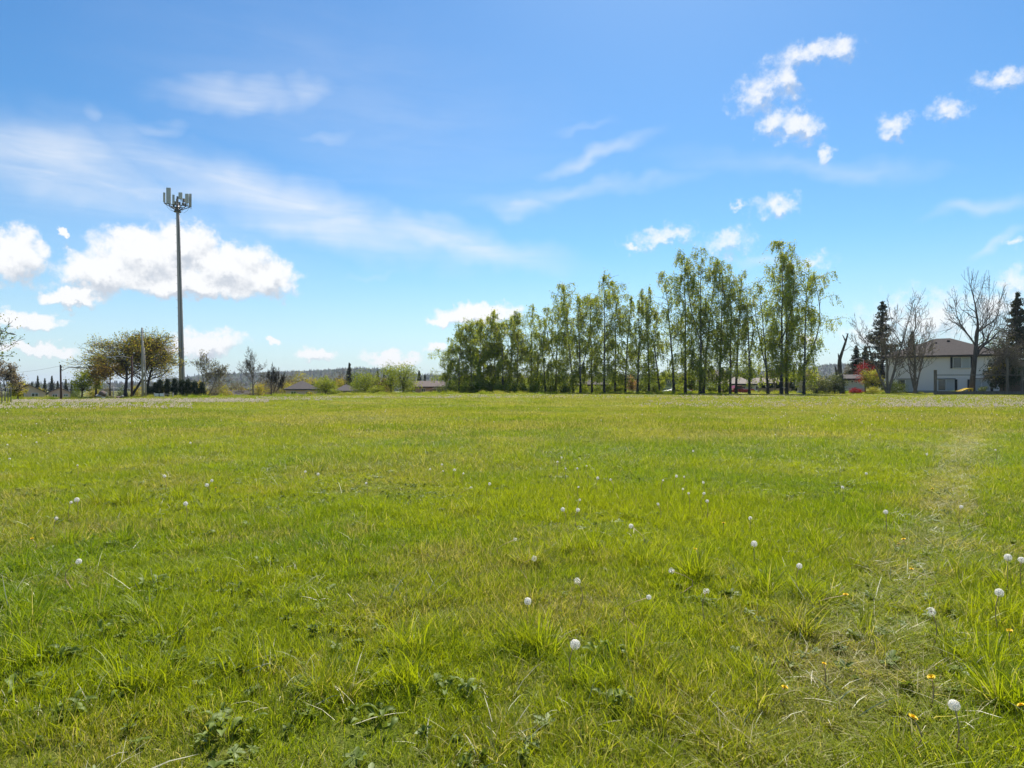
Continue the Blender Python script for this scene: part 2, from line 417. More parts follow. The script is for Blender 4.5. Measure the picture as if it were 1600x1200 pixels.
def straw_material():
    def fn(T):
        at = T.n('ShaderNodeAttribute'); at.attribute_name = 'tone'
        return pbsdf(T, T.mix(at.outputs['Fac'], (.55, .50, .33, 1), (.36, .36, .16, 1)), .5, .35)
    return mat('dry_grass_blade', fn)
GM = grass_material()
def bladeproto(name, parts, m=None):
    V = []; Q = []; Tt = []; tn = []; ht = []; o = 0
    for v, q, t, a, h in parts:
        V.append(v); Q.append(q+o); Tt.append(t+o); tn.append(a); ht.append(h); o += len(v)
    return fastmesh(name, np.concatenate(V), np.concatenate(Q), np.concatenate(Tt), m or GM, {'tone': np.concatenate(tn), 'ht': np.concatenate(ht)})
def leafrosette(name, n, L, w, seed, m, up=.35):
    """flat whorl of broad lobed weed leaves"""
    r = np.random.default_rng(seed); V = []; Q = []; tn = []
    for i in range(n):
        a = i*2.4+r.normal(0, .2); ln = L*r.uniform(.55, 1.15); wd = w*r.uniform(.7, 1.2); e = r.uniform(.05, up)
        ts = np.array([0, .2, .45, .7, .9, 1.0]); ww = np.array([.18, .5, 1.0, .95, .55, .05])*wd*r.uniform(.8, 1.2, 6)
        rad = ts*ln*math.cos(e); z = .01+ts*ln*math.sin(e)-(ts**2)*ln*r.uniform(.05, .35)
        z = np.maximum(z, .008+.004*i/n); c = np.array([math.cos(a), math.sin(a)]); s = np.array([-c[1], c[0]])
        mid = rad[:, None]*c; fold = .22
        Lf = np.c_[mid+s*ww[:, None]/2, z+ww*fold]; Rt = np.c_[mid-s*ww[:, None]/2, z+ww*fold]; M = np.c_[mid, z]
        b = len(V)*18; V.append(np.concatenate([Lf, M, Rt]))
        for k in range(5): Q += [(b+k, b+6+k, b+7+k, b+k+1), (b+6+k, b+12+k, b+13+k, b+7+k)]
        tn += [r.random()]*18
    return fastmesh(name, np.concatenate(V), Q, None, m, {'tone': tn})

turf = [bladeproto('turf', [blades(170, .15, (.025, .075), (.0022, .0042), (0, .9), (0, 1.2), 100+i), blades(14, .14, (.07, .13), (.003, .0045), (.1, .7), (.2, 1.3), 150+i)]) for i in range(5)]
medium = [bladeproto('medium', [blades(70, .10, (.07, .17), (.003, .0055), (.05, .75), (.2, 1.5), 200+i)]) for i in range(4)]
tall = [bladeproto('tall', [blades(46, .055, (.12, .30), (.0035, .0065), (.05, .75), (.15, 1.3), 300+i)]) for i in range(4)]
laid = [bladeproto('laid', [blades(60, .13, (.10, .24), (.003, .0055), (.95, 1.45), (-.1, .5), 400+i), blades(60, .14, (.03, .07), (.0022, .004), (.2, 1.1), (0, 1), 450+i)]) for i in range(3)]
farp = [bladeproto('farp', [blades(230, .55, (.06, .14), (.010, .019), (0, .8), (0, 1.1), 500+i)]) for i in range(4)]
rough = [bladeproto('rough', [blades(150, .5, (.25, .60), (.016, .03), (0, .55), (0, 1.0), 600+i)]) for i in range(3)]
SM = straw_material()
strawp = [bladeproto('strawp', [blades(7, .12, (.12, .26), (.003, .005), (.6, 1.35), (.2, 1.2), 700+i)], SM) for i in range(4)]
WM = foliage('broad_weed_leaf', (.115, .165, .022), (.20, .25, .045), (.29, .33, .14), .3)
weedp = [leafrosette('weedp', 9, .085, .036, 800+i, WM, .6) for i in range(3)]
clover = [leafrosette('clover', 22, .055, .026, 850+i, WM, 1.2) for i in range(2)]

def wedge(z0, z1, dens, margin=2.0, spread=.88, seed=1):
    """random points over the part of the field that the view takes in"""
    r = np.random.default_rng(seed); hw = lambda z: spread*np.maximum(z, 0)+margin
    n = int(dens*(z1-z0)*2*hw(z1)); y = z0+(z1-z0)*r.random(n); x = (r.random(n)*2-1)*hw(z1)
    k = np.abs(x) < hw(y); return x[k], y[k]
def put(name, x, y, protos, smin, smax, tilt=.12, zs=None, seed=3, lush_add=0.0, dry_add=0.0, hfac=None):
    r = np.random.default_rng(seed); n = len(x)
    s = smin+(smax-smin)*r.random(n); h = s*(r.uniform(.8, 1.25, n) if zs is None else zs)
    if hfac is not None: h = h*hfac
    rot = np.stack([r.normal(0, tilt, n), r.normal(0, tilt, n), r.random(n)*2*np.pi], 1)
    return dict(p=np.stack([x, y, gz(x, y)], 1), rot=rot, scl=np.stack([s, s, h], 1), idx=r.integers(0, len(protos), n), protos=protos,
                dry=np.clip(dryness(x, y)+dry_add+r.normal(0, .10, n), 0, 1), lush=np.clip(lush(x, y)+lush_add+r.normal(0, .12, n), 0, 1))
def keep(x, y, prob, seed):
    k = np.random.default_rng(seed).random(len(x)) < prob; return x[k], y[k]

layers = []
hmap = lambda x, y: .30+1.5*fbm(x/1.1, y/1.1, 41, 3)
# short turf
for (z0, z1, dn, sd) in ((.6, 5.5, 92, 1), (5.5, 11, 62, 2), (11, 20, 30, 3)):
    x, y = wedge(z0, z1, dn, seed=sd); sc = {1: (.85, 1.25), 2: (1.0, 1.5), 3: (1.5, 2.3)}[sd]
    layers.append(put('t', x, y, turf, *sc, seed=sd, hfac=hmap(x, y)*(1-.6*track(x, y))/(1 if sd < 3 else 1.45)))
# medium and tall grass in drifts; more of it to the right of the view, as far as the track
for (z0, z1, dn, sd) in ((.6, 6, 46, 11), (6, 14, 26, 12), (14, 48, 8, 13)):
    x, y = wedge(z0, z1, dn, seed=sd)
    pr = sstep(.38, .62, fbm(x/1.1, y/1.1, 61, 3)+.20*sstep(-1.5, 1.5, x-.05*y)-.04)*(1-.85*track(x, y))
    x, y = keep(x, y, pr, sd); layers.append(put('m', x, y, medium, .7, 1.25, seed=sd, lush_add=-.05))
for (z0, z1, dn, sd) in ((.6, 6, 14, 21), (6, 16, 7, 22), (16, 62, 2.0, 23)):
    x, y = wedge(z0, z1, dn, seed=sd)
    pr = sstep(.50, .66, fbm(x/.8, y/.8, 71, 3)+.10*sstep(-1.5, 2.0, x-.05*y)-.02)*(1-.9*track(x, y))
    x, y = keep(x, y, pr, sd); layers.append(put('l', x, y, tall, .6, 1.15, seed=sd, lush_add=-.10))
# tufts that stand out in the photograph
tf = [(590,800),(200,845),(205,790),(155,790),(120,850),(330,800),(620,1060),(640,1010),(840,1000),(905,860),(1000,880),(1090,900),(1260,930),(1240,990),(1530,1040),(1560,1090),(1570,960),(60,1030),(380,1040),(520,1080),(745,800),(820,880),(1540,900),(1340,830),(30,990),(230,1070)]
tx = []; ty = []
r0 = np.random.default_rng(5)
for (a, b) in tf:
    Z = EYE*F/(b-600)
    for k in range(5): tx.append(PX(a, Z)+r0.normal(0, .07)); ty.append(Z+r0.normal(0, .06))
layers.append(put('l', np.array(tx), np.array(ty), tall, .8, 1.25, seed=29, lush_add=-.25))
# trodden grass on the track
x, y = wedge(1.5, 30, 34, seed=31); x, y = keep(x, y, sstep(.15, .6, track(x, y)), 31); layers.append(put('f', x, y, laid, .8, 1.3, .05, seed=31, dry_add=.1))
# the far field, and the rough edge beyond it
for (z0, z1, dn, sd, sc) in ((18, 38, 4.2, 41, (.8, 1.2)), (38, 70, 2.2, 42, (1.1, 1.7)), (70, 125, 1.1, 43, (1.6, 2.4))):
    x, y = wedge(z0, z1, dn, seed=sd); layers.append(put('far', x, y, farp, *sc, tilt=.03, seed=sd, hfac=1/np.linspace(sc[0], sc[1], 2).mean()*hmap(x/3, y/3)))
x, y = wedge(93, 118, .8, seed=51); x, y = keep(x, y, sstep(.35, .6, fbm(x/4, y/4, 81))*.9, 51)
layers.append(put('r', x, y, rough, .4, 1.0, .05, seed=51, lush_add=.2, dry_add=-.2, hfac=.4+1.3*vnoise(x/3.5, y/5, 88)))
P = []; allp = []; 
for l in layers:
    key = [m.name for m in l['protos']]
    if key[0] not in [a[0] for a in allp]: allp.append((key[0], l['protos']))
offs = {}; flat = []
for k, ms in allp: offs[k] = len(flat); flat += list(ms)
cat_ = lambda k: np.concatenate([l[k] for l in layers])
scatter('grass', cat_('p'), cat_('rot'), cat_('scl'), np.concatenate([l['idx']+offs[l['protos'][0].name] for l in layers]), flat,
        {'dry': cat_('dry'), 'lush': cat_('lush')}, 'sunlit yellow-green meadow grass covering the whole open field', 'grass')
# pale dead blades
x, y = wedge(.8, 16, 8, seed=61); x, y = keep(x, y, np.clip(.12+.42*track(x, y)+.6*sstep(.55, .7, fbm(x/1.2, y/1.2, 91)), 0, 1), 61)
l = put('s', x, y, strawp, .7, 1.2, .15, seed=61)
scatter('dry_grass', l['p']+np.array([0, 0, .03]), l['rot'], l['scl'], l['idx'], strawp, None, 'pale dead grass blades lying among the green grass', 'grass')
# small broad-leaved weeds
x, y = wedge(.8, 14, 34, seed=71)
x, y = keep(x, y, np.clip(1.0*sstep(.48, .62, fbm(x/.9, y/.9, 95, 3)+.13*sstep(0, -2, x)), 0, 1), 71)
l = put('w', x, y, weedp+clover, .35, .85, .2, seed=71)
scatter('ground_weeds', l['p']+np.array([0, 0, .02]), l['rot'], l['scl'], l['idx'], weedp+clover, None, 'low broad-leaved weeds and clover spreading through the turf', 'weeds')
# ------------------------------------------------------------------ trees
def tubes_mesh(name, tl, m):
    """list of (points, radii, sides) -> one mesh"""
    groups = {}
    for p, r, s in tl: groups.setdefault((len(p), s), []).append((p, r))
    V = []; Q = []; o = 0
    for (n, s), it in groups.items():
        p = np.array([a for a, _ in it], float); r = np.array([b for _, b in it], float); B = len(p)
        t = nrm(np.gradient(p, axis=1)); ref = np.where(np.abs(t[:, :1, 2:3]) > .85, np.array([1., 0, 0]), np.array([0, 0, 1.]))
        ref = np.broadcast_to(ref, t.shape); a = nrm(np.cross(t, ref)); b = np.cross(t, a)
        th = np.linspace(0, 2*np.pi, s, endpoint=False)
        v = p[:, :, None]+r[:, :, None, None]*(np.cos(th)[None, None, :, None]*a[:, :, None]+np.sin(th)[None, None, :, None]*b[:, :, None])
        V.append(v.reshape(-1, 3))
        i = np.arange(n-1)[:, None]; j = np.arange(s)[None]; k = (j+1) % s
        f = np.stack([i*s+j, i*s+k, (i+1)*s+k, (i+1)*s+j], -1).reshape(-1, 4)
        Q.append((o+np.arange(B)[:, None, None]*n*s+f[None]).reshape(-1, 4)); o += B*n*s
    return fastmesh(name, np.concatenate(V), np.concatenate(Q), None, m, None, True)
def leaves_mesh(name, c, L, w, m, r, down=0.0, tone=None):
    """small rhombic leaf faces at the points c"""
    n = len(c); a = nrm(r.normal(0, 1, (n, 3))+np.array([0, 0, -down])); s = nrm(np.cross(a, r.normal(0, 1, (n, 3))))
    ll = (L*r.uniform(.6, 1.3, n))[:, None]/2; ww = (w*r.uniform(.6, 1.3, n))[:, None]/2
    V = np.stack([c-a*ll, c+s*ww-a*ll*.1, c+a*ll, c-s*ww-a*ll*.1], 1).reshape(-1, 3)
    t = r.random(n) if tone is None else np.clip(tone+r.normal(0, .16, n), 0, 1)
    return fastmesh(name, V, np.arange(n*4).reshape(-1, 4), None, m, {'tone': np.repeat(t, 4)})

def tree_thing(name, label, cat, loc, wood, crown, group=None, rz=0.0, scale=None):
    t = thing(name, label, cat, loc, rz, group)
    if wood: obj('trunk', wood, t)
    if crown: obj('crown', crown, t)
    if scale: t.scale = scale
    return t

# ---- birches
BB = birch_bark()
BL = foliage('birch_leaf', (.215, .275, .03), (.38, .425, .065), (.43, .385, .12), .58)
def birch_meshes(H, Wd, dens, lean, fb, seed):
    r = np.random.default_rng(seed); tl = []
    n = 15; z = np.linspace(0, 1, n); wob = np.cumsum(r.normal(0, .012*H/3, (n, 2)), 0)*z[:, None]
    tr = np.stack([lean*z**1.3+wob[:, 0], wob[:, 1], z*H-.2*(z == 0)], 1); R0 = .0080*H+.04
    rad = R0*(1-z)**1.15+.014; rad[0] *= 1.35
    tl.append((tr, rad, 9)); C = []; tone = []
    if r.random() < .45:       # a second leader
        k = int(r.integers(3, 6)); f = np.linspace(0, 1, 9); top = tr[-1]*np.array([1, 1, r.uniform(.78, .93)])+np.array([r.normal(0, Wd*.35), r.normal(0, Wd*.3), 0])
        st = tr[k]; pp = st+(top-st)*f[:, None]+np.array([1., 0, 0])*np.sin(f*np.pi)[:, None]*r.normal(0, Wd*.15)
        tl.append((pp, R0*.62*(1-k/n)*(1-f)**.8+.018, 6)); lead2 = pp
    else: lead2 = None
    m = int(90*(.3+dens)); u = 1-.22*r.random(m)**1.3; C.append(np.stack([np.interp(u, z, tr[:, j]) for j in range(3)], 1)+r.normal(0, 1, (m, 3))*np.array([.42, .42, .3])*(1.25-(u-.78)[:, None]*3.5).clip(.35)); tone.append(np.full(m, .55))
    npr = int(max(26, H*3.6*(.55+.45*dens)))
    for i in range(npr):
        f = fb+(1-fb)*(i+r.random())/npr
        src = lead2 if (lead2 is not None and f > .4 and r.random() < .4) else tr
        zz = f*H; st = np.array([np.interp(zz, src[:, 2], src[:, j]) for j in range(3)])
        g = (f-fb)/(1-fb); env = (.55+.45*min(1, g/.25))*(1-.62*max(0, (g-.45)/.55)**1.6)
        ln = Wd*env*(r.uniform(.35, 1.1) if r.random() < .85 else r.uniform(1.05, 1.25)); az = r.random()*2*np.pi; h = np.array([math.cos(az), math.sin(az), 0])
        e = R(r.uniform(25, 62)); t = np.linspace(0, 1, 6)[:, None]
        pp = st+h*ln*t+np.array([0, 0, 1.])*(ln*math.tan(e)*.75*(t-.55*t*t*r.uniform(.7, 1.3)))
        tl.append((pp, (.012+.012*H/20)*(1-t[:, 0])*r.uniform(.8, 1.6)+.012, 4))
        if r.random() > .5+.5*dens: continue
        tb = r.random()*.5; m = int(ln*9*(.4+.8*dens)); uu = r.random(m)**.7; c = np.stack([np.interp(uu, t[:, 0], pp[:, j]) for j in range(3)], 1)+r.normal(0, .26, (m, 3)); C.append(c); tone.append(np.full(m, .2+.4*r.random()+.2*g))
        ns = int(r.integers(5, 11)*(.45+.7*dens)*(1.25 if g < .6 else .9)); tb = r.random()*.5
        for k in range(ns):
            u = r.uniform(.2, 1.0); s0 = np.array([np.interp(u, t[:, 0], pp[:, j]) for j in range(3)])
            dl = r.uniform(.35, 1.0)*(.6+.085*H*(1-.35*g)); dd = np.array([h[0]*r.uniform(0, .4)+r.normal(0, .18), h[1]*r.uniform(0, .4)+r.normal(0, .18), -1.0])
            q = np.linspace(0, 1, 3)[:, None]; sp = s0+dd*dl*q+np.array([0, 0, .18*dl])*np.sin(q*np.pi)
            tl.append((sp, np.array([.016, .013, .009]), 3))
            m = int(4+dl*9); uu = r.random(m)
            c = s0+dd*dl*uu[:, None]+r.normal(0, .11, (m, 3)); C.append(c[c[:, 2] > .15]); tone.append(np.full((c[:, 2] > .15).sum(), tb+.25*r.random()+.25*g))
    c = np.concatenate(C); tone = np.concatenate(tone)
    return tubes_mesh('birch_wood', tl, BB), leaves_mesh('birch_leaves', c, .25, .125, BL, r, 1.2, np.clip(tone, 0, .8))
# photo px of the trunk foot, px of the top, crown half-width px, leafiness, lean px, lowest crown, distance
birches = [(703,532,15,1.0,4,.04,112),(717,508,16,1.0,2,.04,110),(737,502,17,.95,-3,.06,112),(748,506,14,.9,4,.08,108),(757,500,15,.9,-4,.05,113),
 (774,489,14,.95,-2,.06,110),(786,505,15,.85,-4,.05,108),(798,494,17,.95,4,.05,112),(808,490,14,.85,2,.06,109),(830,476,11,.40,4,.10,110),(842,520,15,.8,-6,.06,108),
 (852,500,14,.55,-10,.12,105),(868,470,17,.8,6,.10,107),(896,446,20,.95,-18,.08,104),(907,458,20,.9,-4,.10,101),(925,462,16,.65,-4,.12,103),(944,430,20,.8,0,.14,100),
 (961,440,17,.8,2,.10,103),(977,462,14,.6,8,.12,101),(996,456,14,.55,6,.12,99),(1014,447,12,.55,-2,.14,100),(1031,470,16,.7,-22,.08,98),(1053,424,19,.45,-12,.16,97),
 (1071,396,19,.75,0,.08,98),(1094,388,20,.8,4,.10,96),(1099,404,18,.75,26,.10,97),(1124,412,19,.7,6,.12,96),(1141,440,16,.65,4,.10,95),(1150,424,15,.35,12,.20,96),
 (1171,450,17,.5,-2,.14,94),(1200,436,17,.5,-16,.14,94),(1221,378,24,1.0,4,.14,92),(1229,398,19,.7,0,.16,93),(1256,412,22,.8,6,.12,91)]
birch_notes = {0:'shortest birch, leafy to the ground, at the left end of the row', 9:'thin sparse birch with a bare spindly top rising above its neighbours', 13:'dense dark birch with two tops standing left of the grey shed doors',
 16:'tall straight birch standing directly before the grey shed', 21:'leaning birch standing at the left corner of the green-grey gabled house', 22:'slim bare-trunked birch standing before the green-grey gabled house',
 24:'very tall paired birch trunk left of the white yard pinwheel', 25:'very tall paired birch leaning right beside the white yard pinwheel', 28:'nearly leafless birch leaning right beside the red pickup truck',
 31:'tallest birch of the row with long weeping strands, near its right end', 32:'white-barked birch stem close beside the tallest weeping birch', 33:'last birch at the right end of the row with a bare spire top'}
for i, (px, ty, hw, de, le, fb, Z) in enumerate(birches):
    H = PZ(ty, Z)-gz1(PX(px, Z), Z)
    w, c = birch_meshes(H, hw*1.85*Z/F, min(1.3, de*(1.3 if i < 13 else 1.08)), le*Z/F, fb, 900+i)
    lab = birch_notes.get(i) or ('%s birch from the left end of the birch row, fresh spring leaves' % nth(i) if i < 17 else '%s birch from the right end of the birch row, fresh spring leaves' % nth(len(birches)-1-i))
    x = PX(px, Z); tree_thing('birch_tree', lab, 'tree', (x, Z, gz1(x, Z)), w, c, 'birch row beyond the field')

# ---- bare and half-leafed trees
def skeleton(r, stems, levels, tropism=.10, minr=.014, wander=.16, angle=(.45, 1.0), shrink=(.45, .72), kids=(5, 7, 6, 5)):
    """branching wood: stems = [(start, direction, length, radius)]; returns tubes and the twig ends"""
    tl = []; tips = []; stack = [(np.array(p, float), np.array(d, float), l, rr, 0) for p, d, l, rr in stems]
    while stack:
        p, d, L, rr, lv = stack.pop(); n = (9, 7, 6, 5, 4)[min(lv, 4)]; d = d/np.linalg.norm(d); pts = [p]
        for i in range(n-1):
            d = d+r.normal(0, wander*(1 if lv else .22), 3)+np.array([0, 0, tropism*(1 if lv else .3)]); d = d/np.linalg.norm(d); pts.append(pts[-1]+d*L/(n-1))
        pts = np.array(pts); t = np.linspace(0, 1, n); end = .42 if lv < levels-1 else .25
        rad = np.maximum(rr*(1-(1-end)*t), minr)
        if lv == 0: rad[0] *= 1.3
        tl.append((pts, rad, (10, 7, 5, 4, 3)[min(lv, 4)]))
        if lv >= levels-1: tips.append(pts[1:]); continue
        nk = kids[min(lv, len(kids)-1)]
        for k in range(nk):
            u = (.38 if lv == 0 else .22)+(.62 if lv == 0 else .78)*(k+r.random())/nk; u = min(u, .99); i = min(int(u*(n-1)), n-2); q = pts[i]+(pts[i+1]-pts[i])*(u*(n-1)-i)
            dd = nrm(pts[i+1]-pts[i]); s = nrm(np.cross(dd, r.normal(0, 1, 3))); a = r.uniform(*angle)
            stack.append((q, dd*math.cos(a)+s*math.sin(a), L*r.uniform(*shrink)*(1.12-.45*u), max(np.interp(u, t, rad)*r.uniform(.45, .7), minr), lv+1))
        stack.append((pts[-1], d, L*.5, rad[-1]*.95, lv+1))
    return tl, np.concatenate(tips)
def fit(tl, tips, H, half, keepx=False):
    allp = np.concatenate([p for p, _, _ in tl]); sz = H/allp[:, 2].max(); w = np.percentile(np.abs(allp[:, 0]), 99.5); sx = half/w
    k = np.array([sx, sx, sz]); return [(p*k, rr, s) for p, rr, s in tl], tips*k
GREYB = bark('grey_bark', (.20, .175, .145), (.105, .09, .075)); DARKB = bark('dark_bark', (.075, .06, .048), (.035, .029, .024)); TANB = bark('tan_bark', (.24, .195, .15), (.125, .10, .078))
def bare_tree(name, label, px, by, ty, half, Z, seed, stems=None, levels=5, barkm=GREYB, leafm=None, nleaf=0, lsize=.16, group=None, spread=.05, **kw):
    r = np.random.default_rng(seed); x = PX(px, Z); z0 = gz1(x, Z) if by is None else PZ(by, Z); H = PZ(ty, Z)-z0; rad = .020*H
    st = stems or [((0, 0, -.2), (0, 0, 1), .55, 1.0)]
    st = [(np.array(p)*1.0, d, l*H, rad*q) for p, d, l, q in st]
    tl, tips = skeleton(r, st, levels, **kw); tl, tips = fit(tl, tips, H, half*Z/F)
    crown = None
    if nleaf:
        c = tips[r.integers(0, len(tips), nleaf)]+r.normal(0, spread*H, (nleaf, 3)); c = c[c[:, 2] > .12*H]
        crown = leaves_mesh(name+'_leaves', c, lsize, lsize*.7, leafm, r, .2)
    return tree_thing(name, label, 'tree', (x, Z, z0), tubes_mesh(name+'_wood', tl, barkm), crown, group)

BUD = foliage('leaf_bud', (.22, .19, .11), (.34, .32, .18), None, .35)
OLIVE = foliage('olive_leaf', (.24, .225, .028), (.38, .335, .055), (.32, .19, .07), .58)
RUST = foliage('rust_leaf', (.22, .14, .042), (.31, .22, .065), (.26, .24, .04), .52)
LIME = foliage('lime_leaf', (.17, .22, .018), (.30, .33, .040), (.38, .37, .07), .5)
GREEN = foliage('green_leaf', (.11, .155, .018), (.21, .25, .035), None, .42)
MIDGREEN = foliage('mid_green_leaf', (.075, .11, .022), (.14, .17, .04), None, .35)
BROWNISH = foliage('twig_haze', (.15, .115, .075), (.21, .17, .10), (.17, .18, .06), .3)
BLOSSOM = foliage('pale_blossom', (.30, .22, .18), (.42, .36, .30), (.20, .14, .09), .35)
DARKG = foliage('dark_evergreen_leaf', (.018, .034, .012), (.04, .06, .018), None, .15)
SPRUCE = foliage('spruce_needle', (.034, .044, .024), (.075, .080, .042), (.12, .095, .055), .2)
RED = foliage('red_maple_leaf', (.20, .018, .022), (.34, .045, .050), None, .4, (1.3, .7, .6))
DULLRED = foliage('dull_red_leaf', (.09, .028, .024), (.15, .055, .04), None, .35, (1.2, .8, .6))
YELLOW = foliage('yellow_green_leaf', (.30, .30, .035), (.46, .42, .09), (.22, .26, .03), .45)
GOLD = foliage('golden_leaf', (.30, .24, .02), (.5, .4, .04), None, .35)
PEACH = foliage('peach_leaf', (.34, .20, .12), (.42, .28, .15), (.2, .2, .05), .4)
SAGE = foliage('sage_shrub_leaf', (.12, .14, .07), (.19, .21, .11), (.22, .18, .10), .3)

# right of the view, round the white house
bare_tree('bare_tree', 'bare multi-stemmed tree in front of the left end of the white house', 1387, 614, 449, 62, 93, 11,
          [((0,0,-.2),(-.26,.1,1),.50,.62),((.1,.1,-.2),(.20,-.05,1),.62,.7),((0,-.1,-.2),(.02,.1,1),.50,.66),((.1,0,-.2),(.42,.1,1),.34,.4)], leafm=BUD, nleaf=700, lsize=.12, spread=.012, barkm=TANB, kids=(4,4,3,2), minr=.02)
bare_tree('bare_tree', 'slim bare tree in front of the middle of the white house', 1430, 613, 452, 34, 94, 12,
          [((0,0,-.2),(.05,0,1),.72,.75),((.0,.1,-.2),(.30,.0,1),.45,.5),((0,0,-.2),(-.22,.1,1),.40,.45)], leafm=BUD, nleaf=500, lsize=.12, spread=.012, barkm=TANB, kids=(5,4,3,2), minr=.02)
bare_tree('bare_tree', 'large spreading bare tree in front of the right window of the white house', 1518, 613, 416, 62, 92, 13,
          [((0,0,-.2),(.02,0,1),.46,1.15),], leafm=BUD, nleaf=500, lsize=.12, spread=.010, barkm=bark('tree_bark', (.145, .12, .10), (.075, .062, .052)), kids=(6,4,4,2), minr=.02, angle=(.6, 1.2), shrink=(.62, 1.0), tropism=.035, wander=.2)
bare_tree('thicket_tree', 'brown twiggy tree with a pale straight trunk at the right edge', 1575, 613, 497, 33, 87, 14, [((0,0,-.2),(0,0,1),.62,.62)], leafm=BROWNISH, nleaf=1500, lsize=.14, spread=.04, barkm=TANB, kids=(12,7,5,3), angle=(.7,1.3), tropism=-.02)
def snag():
    Z = 94; x = PX(1314, Z); t = thing('dead_tree', 'dead broken snag with forked bare top left of the small grey house', 'tree', (x, Z, PZ(615, Z)))
    k = Z/F; P = lambda a: np.array([((u-1314)*k, d, (615-v)*k) for u, v, d in a])
    tl = [(P([(1316,618,0),(1315,600,0),(1313,580,.2),(1313,562,.2),(1317,548,.1),(1321,535,0),(1325,521,0)]), np.array([.42,.38,.33,.26,.19,.16,.09]), 8),
          (P([(1321,533,0),(1319,527,.1),(1317,523,.1)]), np.array([.10,.08,.04]), 5), (P([(1313,564,.2),(1311,556,.1),(1310,552,.1)]), np.array([.16,.11,.04]), 5),
          (P([(1314,598,0),(1307,588,-.2),(1305,578,-.2),(1303,571,-.3)]), np.array([.22,.18,.13,.05]), 6), (P([(1319,548,.1),(1324,546,.2),(1331,541,.4)]), np.array([.05,.035,.015]), 4)]
    obj('trunk', tubes_mesh('snag_wood', tl, bark('snag_wood', (.17, .14, .115), (.07, .058, .05))), t)
snag()

# left of the view
bare_tree('oak_tree', 'big olive-brown oak with a spreading half-leafed crown on the left', 196, 617, 514, 74, 106, 21, [((0,0,-.2),(-.08,0,1),.42,1.3),((.3,.2,-.2),(.20,.1,1),.42,1.0)], leafm=OLIVE, nleaf=7800, lsize=.26, spread=.030, barkm=DARKB, kids=(8,6,5,4), angle=(.5,1.15), shrink=(.55,.85))
bare_tree('oak_tree', 'arching half-bare oak between the two pale poles and the tower', 240, 617, 518, 46, 110, 22, [((-1.2,0,-.2),(.25,0,1),.42,1.1)], leafm=OLIVE, nleaf=3800, lsize=.24, spread=.030, barkm=DARKB, kids=(8,6,5,4), angle=(.5,1.2), shrink=(.55,.9))
bare_tree('oak_tree', 'rust-tinged low oak behind the rock pile', 172, 616, 548, 34, 112, 23, [((0,0,-.2),(.0,0,1),.40,.8)], leafm=RUST, nleaf=4200, lsize=.28, spread=.055, barkm=DARKB, kids=(7,6,5,3), angle=(.6,1.25))
bare_tree('blossom_tree', 'pale budding tree just right of the tower', 322, 618, 546, 36, 122, 24, [((0,0,-.2),(-.1,0,1),.45,.7),((.2,0,-.2),(.42,0,1),.4,.6)], leafm=BUD, nleaf=1500, lsize=.22, spread=.02, barkm=GREYB, kids=(6,6,5,3))
bare_tree('bare_tree', 'upright bare tree with fine twigs alone between tower and brown scrub', 396, 619, 540, 26, 118, 25, [((0,0,-.2),(-.04,0,1),.60,.7)], leafm=BROWNISH, nleaf=600, lsize=.16, spread=.012, barkm=GREYB, kids=(8,6,5,3))
bare_tree('bare_tree', 'dark multi-stemmed bare tree leaning right, low beside the bare upright tree', 424, 619, 565, 22, 112, 26, [((0,0,-.2),(.02,0,1),.55,.9),((.2,0,-.2),(.45,0,1),.50,.75),((.5,.2,-.2),(.9,0,1),.5,.7)], leafm=BROWNISH, nleaf=300, lsize=.16, spread=.02, barkm=DARKB, kids=(5,5,5,3))
bare_tree('blossom_tree', 'pinkish-brown flowering tree at the left edge above the metal posts', 7, 626, 560, 27, 62, 27, [((0,0,-.2),(0,0,1),.5,.6)], leafm=BLOSSOM, nleaf=2600, lsize=.13, spread=.035, barkm=DARKB, kids=(7,6,5,3))
bare_tree('maple_tree', 'leafy tree whose branch tips just enter the left edge', -62, 632, 455, 66, 50, 28, [((0,0,-.2),(0,0,1),.5,1.0)], leafm=GREEN, nleaf=4500, lsize=.16, spread=.03, barkm=DARKB, kids=(7,6,5,3))

